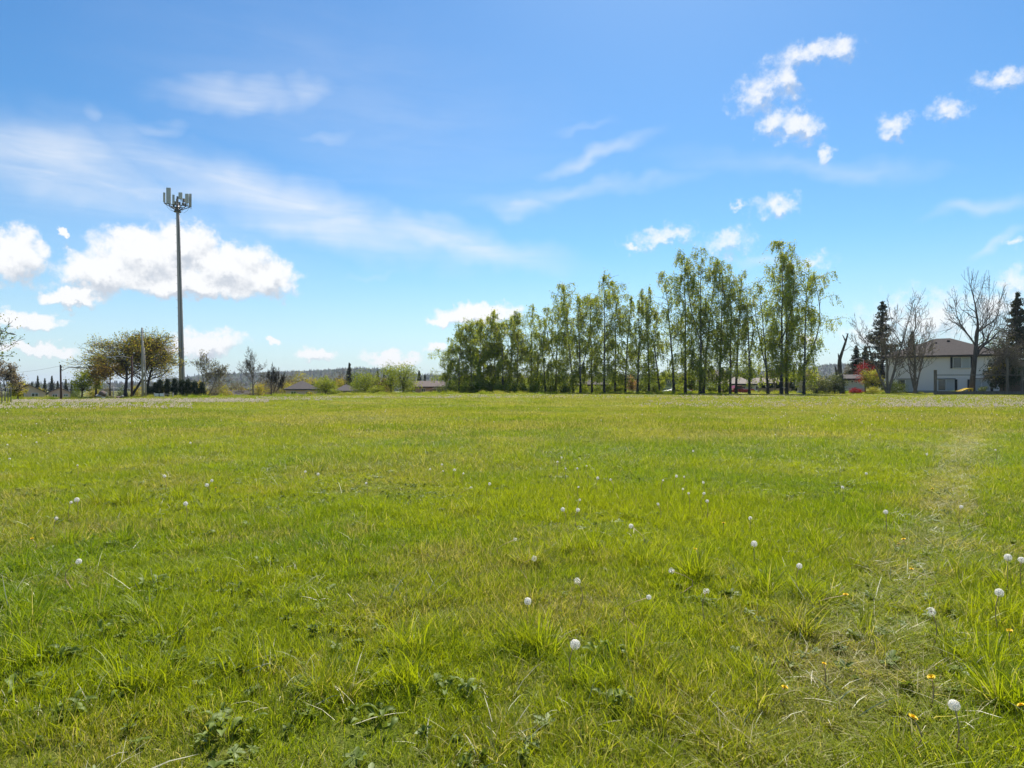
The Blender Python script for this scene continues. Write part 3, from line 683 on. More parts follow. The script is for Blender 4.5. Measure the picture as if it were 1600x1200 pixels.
# ---- leafy crowns built from clumps
def clump_meshes(name, H, half, seed, leafm, barkm=DARKB, n=46, per=60, lsize=.22, base=.12, depth=None, shape='round', trunk=True, clump=.17, droop=.1):
    r = np.random.default_rng(seed); depth = depth or half; C = []
    while len(C) < n:
        p = r.uniform(-1, 1, 3); l = np.linalg.norm(p)
        if l > 1 or l < .30: continue
        g = (p[2]+1)/2
        k = {'round': 1.0, 'cone': 1.12*(1-g)**.75+.06, 'column': (1-g**3)*.9+.1, 'dome': 1.0*(1-.25*g)}[shape]
        C.append((p[0]*half*k*.9*r.uniform(.75, 1.08), p[1]*depth*k*.9, H*(base+(1-base)*g*.94)))
    C = np.array(C); rad = np.maximum(clump*half*r.uniform(.7, 1.5, n), .10)
    L = np.repeat(C, per, 0)+r.normal(0, 1, (n*per, 3))*np.repeat(rad, per)[:, None]*np.array([1, 1, .8]); L[:, 2] = np.maximum(L[:, 2], .05)
    tone = np.repeat(r.random(n)*.7+.1, per)
    tl = []
    if trunk:
        q = np.linspace(0, 1, 6); h = H*.72; tr = np.stack([r.normal(0, .03*half, 6)*q, r.normal(0, .03*half, 6)*q, -.2+q*h], 1); tl.append((tr, (.022*H+.04)*(1-.8*q), 7))
        for c in C[:26]:
            u = np.clip(.25+.5*r.random()*(c[2]/H), .12, .9); s = np.array([np.interp(u, q, tr[:, j]) for j in range(3)]); s[2] = min(s[2], c[2]); v = np.linspace(0, 1, 5)[:, None]
            tl.append((s+(c-s)*v+np.array([0, 0, .12*half])*np.sin(v*np.pi), (.008*H+.01)*(1-.8*v[:, 0])+.008, 4))
    return (tubes_mesh(name+'_wood', tl, barkm) if tl else None), leaves_mesh(name+'_leaves', L, lsize, lsize*.62, leafm, r, droop, tone)
def leafy(name, label, px, by, ty, half, Z, seed, leafm, cat='tree', group=None, **kw):
    x = PX(px, Z); z0 = gz1(x, Z) if by is None else PZ(by, Z); H = PZ(ty, Z)-z0
    w, c = clump_meshes(name, H, half*Z/F, seed, leafm, **kw)
    return tree_thing(name, label, cat, (x, Z, z0), w, c, group)

leafy('round_tree', 'small bright lime-green round tree by the grey roofs', 508, 619, 587, 18, 128, 31, LIME, n=50, per=55, lsize=.24)
leafy('round_tree', 'lime-green round tree left of the tall lime pair', 570, 618, 579, 24, 126, 32, LIME, n=60, per=60, lsize=.24)
leafy('round_tree', 'taller lime-green tree with an open crown left of the brown house', 611, 618, 564, 20, 127, 33, LIME, n=52, per=55, lsize=.24, base=.15)
leafy('round_tree', 'broad lime-green tree touching the brown house roof', 630, 618, 562, 27, 124, 34, LIME, n=64, per=60, lsize=.25, base=.05)
leafy('round_tree', 'low lime bush beside the round lime-green tree', 590, 619, 603, 14, 122, 35, LIME, n=30, per=50, lsize=.22, cat='bush')
leafy('round_tree', 'low lime bush under the small lime-green tree', 524, 619, 608, 11, 120, 36, LIME, n=24, per=45, lsize=.22, cat='bush')
leafy('red_leaf_tree', 'dull red-leaved tree behind the lime-green trees', 598, 620, 588, 14, 150, 37, DULLRED, n=40, per=50, lsize=.26)
leafy('green_tree', 'fresh green tree right of the wooden utility pole', 128, 619, 577, 17, 108, 38, LIME, n=44, per=45, lsize=.24)
leafy('green_tree', 'fresh green tree at the left edge of the olive oak', 150, 619, 549, 15, 116, 39, GREEN, n=54, per=55, lsize=.25)
leafy('olive_bush', 'olive-brown rounded bush left of the first gabled house', 28, 623, 592, 14, 80, 40, OLIVE, n=34, per=50, lsize=.18, cat='bush')
leafy('red_maple', 'red Japanese maple left of the white house', 1352, 612, 566, 20, 97, 41, RED, n=34, per=42, lsize=.16, base=.28, shape='dome')
leafy('yellow_shrub', 'tall yellow-green shrub in front of the red maple', 1362, 612, 572, 15, 95, 42, YELLOW, n=46, per=55, lsize=.16, base=.10, cat='shrub')
leafy('red_shrub', 'low spreading red shrub at the foot of the snag', 1336, 614, 608, 12, 93, 43, RED, n=26, per=45, lsize=.14, base=.05, cat='shrub', trunk=False, depth=.9)
leafy('yellow_shrub', 'small clipped yellow shrub left of the dark round shrub', 1366, 614, 605, 10, 92, 44, YELLOW, n=28, per=55, lsize=.11, base=.08, cat='shrub', trunk=False)
leafy('round_shrub', 'dark green rounded shrub against the left end of the white house', 1396, 614, 598, 21, 94, 45, MIDGREEN, n=56, per=60, lsize=.13, base=.06, cat='shrub', trunk=False)
leafy('evergreen_shrub', 'dark evergreen with golden tips at the right end of the white house', 1568, 608, 559, 26, 89, 46, DARKG, n=80, per=80, lsize=.24, base=.08, cat='shrub')
leafy('golden_shrub', 'golden-leaved shrub on the left flank of the dark evergreen', 1556, 603, 564, 14, 88, 47, GOLD, n=22, per=26, lsize=.16, base=.25, cat='shrub')
leafy('sage_shrub', 'big grey-green brushy shrub at the foot of the snag', 1304, 616, 584, 20, 93, 48, SAGE, n=50, per=60, lsize=.2, base=.03, cat='shrub')
leafy('sage_shrub', 'brown-green brush heap right of the last birch', 1276, 617, 587, 20, 95, 49, SAGE, n=46, per=60, lsize=.2, base=.03, cat='shrub')
leafy('low_shrub', 'low dark shrub under the right window of the white house', 1537, 612, 604, 8, 93, 50, MIDGREEN, n=20, per=40, lsize=.12, base=.05, cat='shrub', trunk=False)
leafy('peach_tree', 'peach-leaved small tree between the birches near the green-grey house', 988, 614, 585, 12, 118, 51, PEACH, n=34, per=45, lsize=.22)
leafy('yellow_tree', 'yellow-green small tree behind the tallest birch', 1238, 606, 574, 13, 118, 52, LIME, n=34, per=45, lsize=.22)
leafy('green_tree', 'round green tree behind the tan-roofed house', 1164, 606, 562, 26, 165, 53, GREEN, n=60, per=60, lsize=.3)
leafy('green_tree', 'willow-green curtain of leaves low among the birches', 1080, 615, 574, 10, 108, 54, GREEN, n=46, per=55, lsize=.2, base=.05, shape='column')
for i, (px, ty, hw) in enumerate([(233,605,4.5),(243,598,4.5),(250,592,4.6),(262,594,4.8),(273,590,4.6),(284,592,5),(294,592,5),(304,594,4.8),(315,598,5)]):
    leafy('arborvitae', '%s clipped dark columnar evergreen from the left in the row at the tower foot' % nth(i), px, 619.5, ty-2, hw*1.3, 104, 60+i, DARKG, n=70, per=50, lsize=.16, base=.02, shape='cone', clump=.22, group='clipped evergreens at the tower foot', droop=-1.5)
for i, (px, ty, hw, b) in enumerate([(1192,597,7,612),(1204,600,6,612),(1216,597,7,612),(1236,596,8,612),(1246,601,5,612)]):
    leafy('hedge_shrub', '%s dark clipped hedge shrub from the left behind the low wall' % nth(i), px, b, ty, hw, 112, 75+i, DARKG, cat='shrub', n=30, per=45, lsize=.18, base=.03, shape='column', clump=.25, group='dark hedge behind the low wall')

r9 = np.random.default_rng(41)
for i, px in enumerate([706, 728, 742, 762, 780, 802, 818, 836, 862, 884, 912, 934, 952, 970, 1006, 1024, 1062, 1112, 1134]):
    hw = r9.uniform(7, 11); leafy('understory_shrub', '%s low leafy shrub from the left at the feet of the birches' % nth(i), px, 615.5, 600-r9.uniform(-4, 8), hw, 104+r9.uniform(-2, 3), 500+i, (GREEN, LIME, GREEN)[i % 3], cat='shrub', n=34, per=40, lsize=.2, base=.02, trunk=False, clump=.24, group='leafy shrubs under the birches')
# ---- conifers
def conifer_meshes(H, half, seed, leafm, whorls=28, droop=.25, lsize=.42):
    r = np.random.default_rng(seed); tl = [(np.array([(0, 0, -.2), (0, 0, H*.5), (0, 0, H)]), np.array([.016*H, .009*H, .01]), 7)]; C = []; tone = []
    for i in range(whorls):
        f = .06+.93*(i/(whorls-1))**.92; z = f*H; ln = half*(1-f)**.82*r.uniform(.8, 1.15)+.10
        for k in range(int(r.integers(7, 11))):
            a = r.random()*6.283; h = np.array([math.cos(a), math.sin(a), 0]); l = ln*r.uniform(.6, 1.15); t = np.linspace(0, 1, 4)[:, None]
            e = np.array([0, 0, z+r.normal(0, .010*H)])+h*l*t+np.array([0, 0, 1.])*l*(-droop*t+.28*t*t)
            tl.append((e, (.004*H*(1-.8*t[:, 0])+.008), 3)); m = int(6+l*15); u = r.random(m)**.7
            c = np.stack([np.interp(u, t[:, 0], e[:, j]) for j in range(3)], 1)+r.normal(0, .10+.03*l, (m, 3))-np.array([0, 0, .06])
            C.append(c); tone.append(np.full(m, .2+.5*r.random()))
    return tubes_mesh('conifer_wood', tl, DARKB), leaves_mesh('conifer_needles', np.concatenate(C), lsize, lsize*.42, leafm, r, .8, np.concatenate(tone))
def conifer(label, px, by, ty, half, Z, seed, **kw):
    x = PX(px, Z); z0 = PZ(by, Z); w, c = conifer_meshes(PZ(ty, Z)-z0, half*Z/F, seed, SPRUCE, **kw); return tree_thing('spruce_tree', label, 'tree', (x, Z, z0), w, c)
conifer('tall dark spruce rising behind the bare multi-stemmed tree', 1379, 612, 471, 45, 125, 81, whorls=23, lsize=.46)
conifer('dark spruce cut by the right edge beside the white house', 1590, 612, 458, 40, 112, 82, droop=.1, whorls=34, lsize=.5)
conifer('short spruce left of the tall spruce', 1352, 608, 541, 18, 150, 83)
conifer('spruce above the small grey house roof', 1338, 608, 540, 20, 155, 84)
conifer('bushy spruce crown above the left slope of the white house roof', 1425, 612, 519, 24, 135, 85)
conifer('single dark conifer above the far roofs left of the lime-green trees', 546, 620, 568, 9, 190, 86, whorls=20)
leafy('garden_tree', 'light green tree behind the roof of the white house', 1548, 612, 516, 26, 140, 87, GREEN, n=50, per=30, lsize=.3, base=.4)

# ---- trees of the background, several alike: shared meshes, each its own object
bgp = {}
for key, m, lm in (('olive', OLIVE, .5), ('brown', BROWNISH, .42), ('green', MIDGREEN, .5), ('lime', GREEN, .5)):
    bgp[key] = [clump_meshes('background_'+key, 10, 4.6, 400+7*i+len(key), m, n=56, per=48, lsize=lm, clump=.18, shape=('round', 'dome')[i]) for i in range(2)]
bgp['dark'] = [conifer_meshes(10, 2.6, 470+i, SPRUCE, whorls=20, lsize=.6) for i in range(2)]
far = []
r0 = np.random.default_rng(77)
# (kind, px, top y, half width px, Z)
far += [('dark',59,588,6,230),('dark',70,592,6,235),('dark',81,588,7,228),('dark',90,596,6,240),('dark',103,593,7,225),('dark',50,597,5,238),('dark',112,599,5,232)]
far += [('brown',345,590,20,210),('brown',370,594,16,190),('brown',412,588,22,200),('brown',445,582,20,215),('olive',470,580,22,230),('olive',495,588,16,225),('brown',532,577,18,205),('green',552,579,12,260),('green',580,584,16,270),
        ('dark',590,580,8,250),('dark',600,582,8,255),('dark',655,580,9,260),('dark',664,586,8,262),('olive',676,592,10,230),('green',690,590,12,240),('olive',310,592,14,180),('brown',295,594,12,175),('olive',380,604,14,165),('olive',352,600,14,140),('brown',340,604,10,136),('brown',376,598,14,150),('olive',404,596,16,170),('brown',426,592,18,180),('olive',452,594,16,172),('brown',470,588,20,190),('green',488,596,14,175),('brown',512,584,18,210),('olive',536,588,16,190),('green',556,590,14,185),('brown',575,580,16,230),('olive',604,590,14,170),('green',640,590,14,175),('olive',662,596,12,165),('brown',684,596,14,160),('lime',462,612,9,134),('olive',486,610,8,132),('olive',534,611,7,130),('lime',552,610,7,131),('brown',392,606,12,134),('olive',318,606,10,130),('brown',430,602,18,160),('olive',60,604,10,200),('olive',146,600,12,135),('brown',168,602,12,140),('green',192,602,12,145),('olive',214,600,12,138),('brown',236,603,12,142),('olive',256,601,12,136),('green',276,602,12,146),('olive',300,600,14,140),('brown',328,599,14,150),('green',16,606,10,130),('brown',0,604,12,140),('lime',118,602,8,190)]
for x in range(705, 1290, 22):
    far.append((('green', 'lime', 'olive', 'green', 'brown')[int(r0.integers(0, 5))], x+r0.normal(0, 5), 580+r0.normal(0, 6), 17, 150+r0.random()*60))
for x in range(700, 1270, 30): far.append((('green', 'lime')[int(r0.random() < .4)], x+r0.normal(0, 6), 594+r0.normal(0, 5), 15, 126+r0.random()*20))
far += [('lime',722,592,14,132),('lime',812,596,13,134),('green',838,588,14,136),('lime',870,594,12,130),('green',760,590,14,138),('lime',1040,576,12,150),('olive',1075,582,16,150),('lime',1045,590,7,128),
        ('brown',1205,575,18,170),('brown',1220,572,14,185),('green',1290,592,14,140),('dark',1105,578,7,160),('dark',1345,560,9,170),('dark',1362,556,9,175),('brown',1326,566,12,165),('green',1425,560,12,150)]
nm = {'dark': ('conifer_tree', 'dark far conifers beyond the roofs'), 'olive': ('background_tree', 'olive spring trees in the woodland beyond the field'), 'brown': ('background_tree', 'brown leafless trees in the woodland beyond the field'),
      'green': ('background_tree', 'dull green trees in the woodland beyond the field'), 'lime': ('background_tree', 'fresh green trees in the background')}
for i, (k, px, ty, hw, Z) in enumerate(far):
    order = sorted([f for f in far if f[0] == k], key=lambda f: f[1]); o_ = order.index((k, px, ty, hw, Z)); m_ = len(order)
    w, c = bgp[k][i % 2]; x = PX(px, Z); z0 = gz1(x, Z); H = PZ(ty, Z)-z0; sx = hw*Z/F/(2.6 if k == 'dark' else 4.6); n, lab = nm[k]
    lab = '%s from the %s of the %s' % (nth(o_) if o_ < m_/2 else nth(m_-1-o_), 'left' if o_ < m_/2 else 'right', lab)
    tree_thing(n, lab, 'tree', (x, Z, z0), w, c, 'background trees, '+k, i*1.7, (sx, sx, H/10))

# ------------------------------------------------------------------ distant hills with forest
prof = np.array([(-900,604),(-200,604),(0,604),(230,602),(320,588),(420,585),(480,583),(560,578),(620,582),(660,589),(720,590),(900,588),(1040,589),(1100,587),(1180,584),(1240,583),(1290,573),(1330,572),(1400,578),(1600,584),(1900,588),(2600,590)], float)
def hill_z(x, y):
    ridge = 2600.0; px = 800+F*x/np.maximum(y, 1); top = EYE+(600-np.interp(px, prof[:, 0], prof[:, 1]))/F*ridge
    k = np.where(y < ridge, sstep(1300, ridge, y), sstep(4200, ridge, y))
    return -8+(top+8)*k+(fbm(x/180, y/180, 13)-.5)*14*k*(1-k)*4
def build_hills():
    xs = np.linspace(-4200, 4200, 181); ys = np.linspace(1250, 4200, 41); X, Y = np.meshgrid(xs, ys); nx = len(xs)
    i = (np.arange(40)[:, None]*nx+np.arange(nx-1)[None]).ravel()
    def fn(T):
        n = T.noise(T.n('ShaderNodeNewGeometry').outputs['Position'], .012, 6, .65)
        return pbsdf(T, T.mix(n, (.022, .032, .014, 1), (.055, .05, .03, 1)), .95, .1)
    kind(obj('hills', fastmesh('hills', np.stack([X, Y, hill_z(X, Y)], -1).reshape(-1, 3), np.stack([i, i+1, i+1+nx, i+nx], 1), None, mat('hillside', fn), None, True)), 'structure')
    r = np.random.default_rng(9); n = 16000; x = r.uniform(-2900, 2900, n); y = 1450+1200*r.random(n)**.75
    con = conifer_meshes(20, 4.6, 90, SPRUCE, whorls=9, lsize=2.2)[1]; dec = clump_meshes('hill_tree', 14, 6, 91, MIDGREEN, n=16, per=12, lsize=2.4, trunk=False)[1]; br = clump_meshes('hill_tree', 13, 6, 92, BROWNISH, n=16, per=12, lsize=2.2, trunk=False)[1]
    idx = r.choice(3, n, p=[.25, .45, .30]); s = r.uniform(.45, .85, n)
    scatter('hillside_forest', np.stack([x, y, hill_z(x, y)-.5], 1), np.stack([0*x, 0*x, r.random(n)*6.28], 1), np.stack([s, s, s*r.uniform(.7, 1.15, n)], 1), idx, [con, dec, br], None, 'far blue-green forest covering the low hills on the horizon', 'forest')
build_hills()
# ------------------------------------------------------------------ houses
def shingles(name, a, b):
    def fn(T):
        co = objco(T); br = T.n('ShaderNodeTexBrick'); T.L.new(co, br.inputs['Vector']); br.inputs['Scale'].default_value = 2.2
        br.inputs['Color1'].default_value = c4(a); br.inputs['Color2'].default_value = c4(b); br.inputs['Mortar'].default_value = c4([x*.6 for x in a]); br.inputs['Mortar Size'].default_value = .012
        n = T.noise(co, 1.1, 6, .7)
        return pbsdf(T, T.mix(T.math('MULTIPLY', n, .6), br.outputs[0], c4([x*.72 for x in b])), .9, .15, bump=T.noise(co, 30, 3), bstr=.5)
    return mat(name, fn)
GL = glass(); WHITE = plain('white_paint', (.72, .71, .69), .5, .3, var=.10); BLACKP = plain('dark_shutter_paint', (.022, .022, .028), .5, .3, var=.2)
CURT = plain('pale_curtain', (.50, .50, .49), .85, .1, var=.15, scale=6); TRIM = plain('dark_trim', (.06, .055, .05), .6, .2)
ROOFG = shingles('grey_shingles', (.095, .078, .070), (.068, .057, .052)); ROOFT = shingles('tan_shingles', (.36, .30, .25), (.28, .235, .20)); ROOFD = shingles('weathered_grey_shingles', (.125, .105, .095), (.095, .082, .076)); ROOFB = shingles('brown_shingles', (.19, .145, .12), (.15, .115, .10))
def quad(mb, a, b, c, d): mb.add([a, b, c, d], [(0, 1, 2, 3)])
def roof_mesh(w, d, z0, rise, over, typ, m, ridge=None, th=.16):
    """gable (ridge along y or x) or hip roof with thickness"""
    X, Y = w/2+over, d/2+over; mb = MB()
    if typ == 'gable_front':     # gable faces the field, ridge runs away from it
        zz = z0-over*rise/(w/2); mb.prism([(-X, zz), (0, z0+rise), (X, zz), (X, zz+th), (0, z0+rise+th), (-X, zz+th)], -Y, Y)
    elif typ == 'gable_side':
        zz = z0-over*rise/(d/2)
        for k in (0,):
            v = []
            for x in (-X, X): v += [(x, -Y, zz), (x, 0, z0+rise), (x, Y, zz), (x, Y, zz+th), (x, 0, z0+rise+th), (x, -Y, zz+th)]
            mb.add(v, [(0, 1, 2, 3, 4, 5), (11, 10, 9, 8, 7, 6)]+[(i, (i+1) % 6, (i+1) % 6+6, i+6)[::-1] for i in range(6)])
    else:
        rl = max(w-d, .2)/2 if ridge is None else ridge/2; zz = z0-.12
        B = [(-X, -Y), (X, -Y), (X, Y), (-X, Y)]
        v = [(x, y, zz) for x, y in B]+[(x, y, zz+th) for x, y in B]+[(-rl, 0, z0+rise), (rl, 0, z0+rise)]
        mb.add(v, [(3, 2, 1, 0), (0, 1, 5, 4), (1, 2, 6, 5), (2, 3, 7, 6), (3, 0, 4, 7), (4, 5, 9, 8), (6, 7, 8, 9), (5, 6, 9), (7, 4, 8)])
    return mb.mesh('roof', m)
def gable_wall(w, d, h, rise, m, typ):
    mb = MB()
    if typ == 'gable_front': mb.prism([(-w/2, -.6), (w/2, -.6), (w/2, h), (0, h+rise-.02), (-w/2, h)], -d/2, d/2)
    else: mb.box((0, 0, h/2-.3), (w, d, h+.6))
    return mb.mesh('wall', m)
def lap_wall(w, d, h, m, step=.30):
    """four walls of overlapping boards"""
    mb = MB(); n = int(h/step); x, y = w/2, d/2
    for i in range(-2, n+1):
        z0, z1 = i*step, min((i+1)*step, h)
        if z1-z0 < .02: continue
        o = .045
        lo = [(-x-o, -y-o, z0), (x+o, -y-o, z0), (x+o, y+o, z0), (-x-o, y+o, z0)]; hi = [(-x, -y, z1), (x, -y, z1), (x, y, z1), (-x, y, z1)]; il = [(-x, -y, z0), (x, -y, z0), (x, y, z0), (-x, y, z0)]
        mb.add(lo+hi+il, [(k, (k+1) % 4, (k+1) % 4+4, k+4) for k in range(4)]+[(k+8, (k+1) % 4+8, (k+1) % 4, k) for k in range(4)])
    return mb.mesh('siding', m)
def window(t, x, y, z, w, h, split=True, curtain=None, m=None):
    """frame standing proud of the wall, panes set back in it; the wall faces -y"""
    fr = MB(); b = .09
    fr.box((x, y-.05, z+h/2-b/2), (w, .12, b)); fr.box((x, y-.06, z-h/2+b/2-.02), (w+.12, .16, b))
    fr.box((x-w/2+b/2, y-.05, z), (b, .118, h-2*b)); fr.box((x+w/2-b/2, y-.05, z), (b, .118, h-2*b))
    if split: fr.box((x, y-.05, z), (b, .116, h-2*b))
    f = obj('window', fr.mesh('window_frame', m or WHITE), t)
    halves = [(x-w/4, w/2-b*1.5), (x+w/4, w/2-b*1.5)] if split else [(x, w-2*b)]
    for i, (cx, cw) in enumerate(halves): obj('pane', MB().box((cx, y-.02, z), (cw-.004, .03, h-2*b-.004)).mesh('pane', CURT if (curtain is not None and i in curtain) else GL), f)
    return f
def house(name, label, px, by, Z, w, d, h, rise, typ, wallm, roofm, rz=0.0, over=.5, wins=(), lap=False, ridge=None, garage=(), chimney=None, cat='house'):
    al = math.atan((px-800)/F); ca = math.cos(al); w *= ca; wins = [(a[0]*ca, a[1], a[2]*ca)+tuple(a[3:]) for a in wins]; garage = [(a*ca, b*ca, c) for a, b, c in garage]
    x = PX(px, Z); t = thing(name, label, cat, (x+d/2*math.sin(al), Z+d/2*ca, PZ(by, Z)), rz-al)
    obj('wall', lap_wall(w, d, h, wallm) if lap else gable_wall(w, d, h, rise, wallm, typ), t)
    rf = obj('roof', roof_mesh(w, d, h, rise, over, typ, roofm, ridge), t)
    y = -d/2-(.045 if lap else 0)
    fa = MB().box((0, y-over-.03, h-.10-(over*rise/(w/2) if typ == 'gable_front' else .04)), (w+2*over, .10, .20)) if typ != 'gable_front' else None
    if fa: obj('gutter', fa.mesh('gutter', TRIM), rf)
    if chimney: obj('chimney', MB().box(chimney, (.7, .7, 1.6)).mesh('chimney', plain('brick_red', (.30, .16, .12))), rf)
    for a in wins: window(t, a[0], y, a[1], a[2], a[3], *a[4:])
    for (gx, gw, gh) in garage:
        g = obj('garage_door', MB().box((gx, y-.02, gh/2), (gw, .05, gh)).mesh('garage_door', WHITE), t)
        for k in range(4): obj('panel', MB().box((gx, y-.06, gh*(k+.5)/4), (gw-.12, .04, gh/4-.06)).mesh('garage_panel', WHITE), g)
    return t
SID = plain('white_lap_siding', (.86, .78, .74), .6, .25, var=.12, scale=1.2)
# the white two-storey house on the right
def white_house():
    Z = 100; k = Z/F; ca = math.cos(math.atan(.673)); u = lambda px: (px-1473)*k*ca; v = lambda py: (613-py)*k
    t = house('white_house', 'large white two-storey lap-sided house with grey hip roof on the right', 1473, 613, Z, 18.6, 11, 5.75, 3.0, 'hip', SID, ROOFG, lap=True, ridge=2.0, over=.55,
      wins=[(u(1502)/ca, v(567), 2.7, 1.7, True, (1,)), (u(1413)/ca, v(602), 2.6, 1.9, True, (1,)), (u(1478)/ca, v(601.5), 2.6, 1.8, True, (1,)), (u(1532)/ca, v(601.5), 2.5, 1.8, True, (0, 1))])
    y = -5.5-.045
    for (a, z, h) in ((1487, 567, 1.75), (1517, 567, 1.75), (1428, 602, 1.8), (1493.5, 602, 1.8), (1513, 602, 1.8), (1547, 602, 1.8)):
        sh = obj('shutter', MB().box((u(a), y-.05, v(z)), (.34, .07, h)).mesh('shutter', BLACKP), t)
        for q in range(8): obj('slat', MB().box((u(a), y-.095, v(z)-h/2+h*(q+.5)/8), (.25, .02, h/8-.07)).mesh('slat', BLACKP), sh)
    for a in (1413, 1478, 1532): obj('window_hood', MB().box((u(a), y-.10, v(592)), (2.5, .18, .12)).mesh('window_hood', TRIM), t)
    for a, b in ((-7.5, 1), (7.3, 1)): obj('downspout', MB().box((a, y-.08, 2.7), (.10, .08, 5.3)).mesh('downspout', WHITE), t)
    obj('foundation', MB().box((0, -.02, -.05), (15.6, 11.2, .62)).mesh('foundation', plain('concrete', (.33, .32, .31), .9)), t)
    obj('roof_vent', MB().box((u(1462), -1.6, 7.9), (.3, .3, .3)).mesh('roof_vent', TRIM), t); obj('roof_vent', MB().box((u(1482), -1.1, 8.2), (.4, .3, .3)).mesh('roof_vent', TRIM), t)
white_house()
BEIGE = plain('beige_siding', (.62, .45, .37), .8, .15, var=.18); TAUPE = plain('taupe_siding', (.66, .46, .38), .8, .15, var=.18); GREY = plain('grey_siding', (.60, .585, .58), .8, .15, var=.12); GGREEN = plain('green_grey_siding', (.26, .32, .29), .8, .15, var=.15)
PALE = plain('off_white_siding', (.80, .77, .72), .8, .15, var=.12); BROWNS = plain('brown_siding', (.42, .29, .235), .8, .15, var=.15)
house('gabled_house', 'brownish gabled house behind the olive bush on the far left', 45, 636, 135, 7.2, 9, 3.0, 1.65, 'gable_front', BEIGE, ROOFD, over=.5, wins=[(1.3, 2.55, 1.5, .8), (-1.5, 2.5, 1.2, .8)])
house('gabled_house', 'pinkish-brown gabled house behind the wooden utility pole', 93, 640, 140, 4.8, 8, 3.7, 1.0, 'gable_front', TAUPE, ROOFD, over=.35, wins=[(-1.0, 3.05, 1.1, .7), (1.4, 3.1, 1.0, .6)])
house('ranch_house', 'low house showing two grey roof slopes right of the clipped evergreens', 338, 646, 150, 8, 8, 3.6, 1.55, 'gable_front', BEIGE, ROOFD, wins=[(1.5, 2.8, 1.1, .8)])
house('ranch_house', 'low house whose grey roof end shows before the bare upright tree', 368, 646, 146, 5.4, 8, 3.6, 1.5, 'gable_side', BEIGE, ROOFD, rz=.3)
house('ranch_house', 'grey hip-roofed house with a white window left of the small lime tree', 472, 634, 150, 7.6, 8, 3.9, 2.0, 'hip', BEIGE, ROOFD, wins=[(1.7, 2.9, 1.7, 1.0), (-2.0, 2.9, 1.3, 1.0)])
house('ranch_house', 'small grey-roofed house between two lime-green trees', 541, 637, 148, 5.2, 7, 3.9, 1.5, 'hip', BEIGE, ROOFD, wins=[(1.0, 3.1, 1.2, .8)])
house('brown_house', 'brown two-storey house with tan roof left of the birch row', 672, 634, 140, 6.6, 9, 4.2, 1.1, 'gable_side', BROWNS, ROOFB, over=.6, wins=[(-1.5, 3.3, .9, 1.0, True), (1.6, 3.3, 1.2, 1.0, True)])
house('brown_garage', 'low brown gabled garage in front of the brown two-storey house', 679, 628, 132, 4.0, 5, 1.9, .75, 'gable_front', BROWNS, ROOFB, over=.35, garage=[(0, 2.6, 1.6)], cat='garage')
house('shed', 'low grey shed with two pale garage doors behind the birches', 922, 616, 116, 6.2, 6, 1.75, .85, 'hip', GREY, ROOFD, over=.55, garage=[(-1.35, 1.35, 1.5), (.95, 1.6, 1.5)], cat='shed')
house('gabled_house', 'green-grey gabled house among the birches', 1046, 616, 116, 3.9, 7, 2.25, 1.05, 'gable_front', GGREEN, ROOFD, over=.45, garage=[(.1, 2.2, 1.35)], wins=[(0, 2.25, .8, .5)])
house('tan_roofed_house', 'off-white house with tan hip roof behind the red pickup truck', 1152, 617, 122, 6.6, 8, 2.1, 1.5, 'hip', PALE, ROOFT, over=.6, wins=[(.9, 1.15, 1.4, 1.0), (2.5, 1.15, .8, 1.0), (-1.6, 1.2, 1.3, 1.0)])
house('tan_roofed_house', 'long low house with sunlit tan roof behind the dark hedge', 1196, 616, 134, 6.2, 8, 2.3, 1.2, 'hip', PALE, ROOFT, over=.5, wins=[(-1.5, 1.3, 1.4, .9)], ridge=4.6)
house('tan_roofed_house', 'distant house with a pinkish tan roof seen between tall birches', 1116, 618, 150, 5.0, 8, 3.8, 2.2, 'gable_side', PALE, ROOFT, over=.5, wins=[(0, 2.4, 1.2, .9)])
house('small_grey_house', 'small grey gabled house between the snag and the red maple', 1334, 614, 108, 4.2, 7, 2.35, .65, 'gable_side', GREY, ROOFD, over=.35, wins=[(-.25, 1.9, .5, .42, False, None, WHITE), (.45, 1.8, .45, .42, False, None, WHITE)], chimney=(.9, 1.0, 3.2))

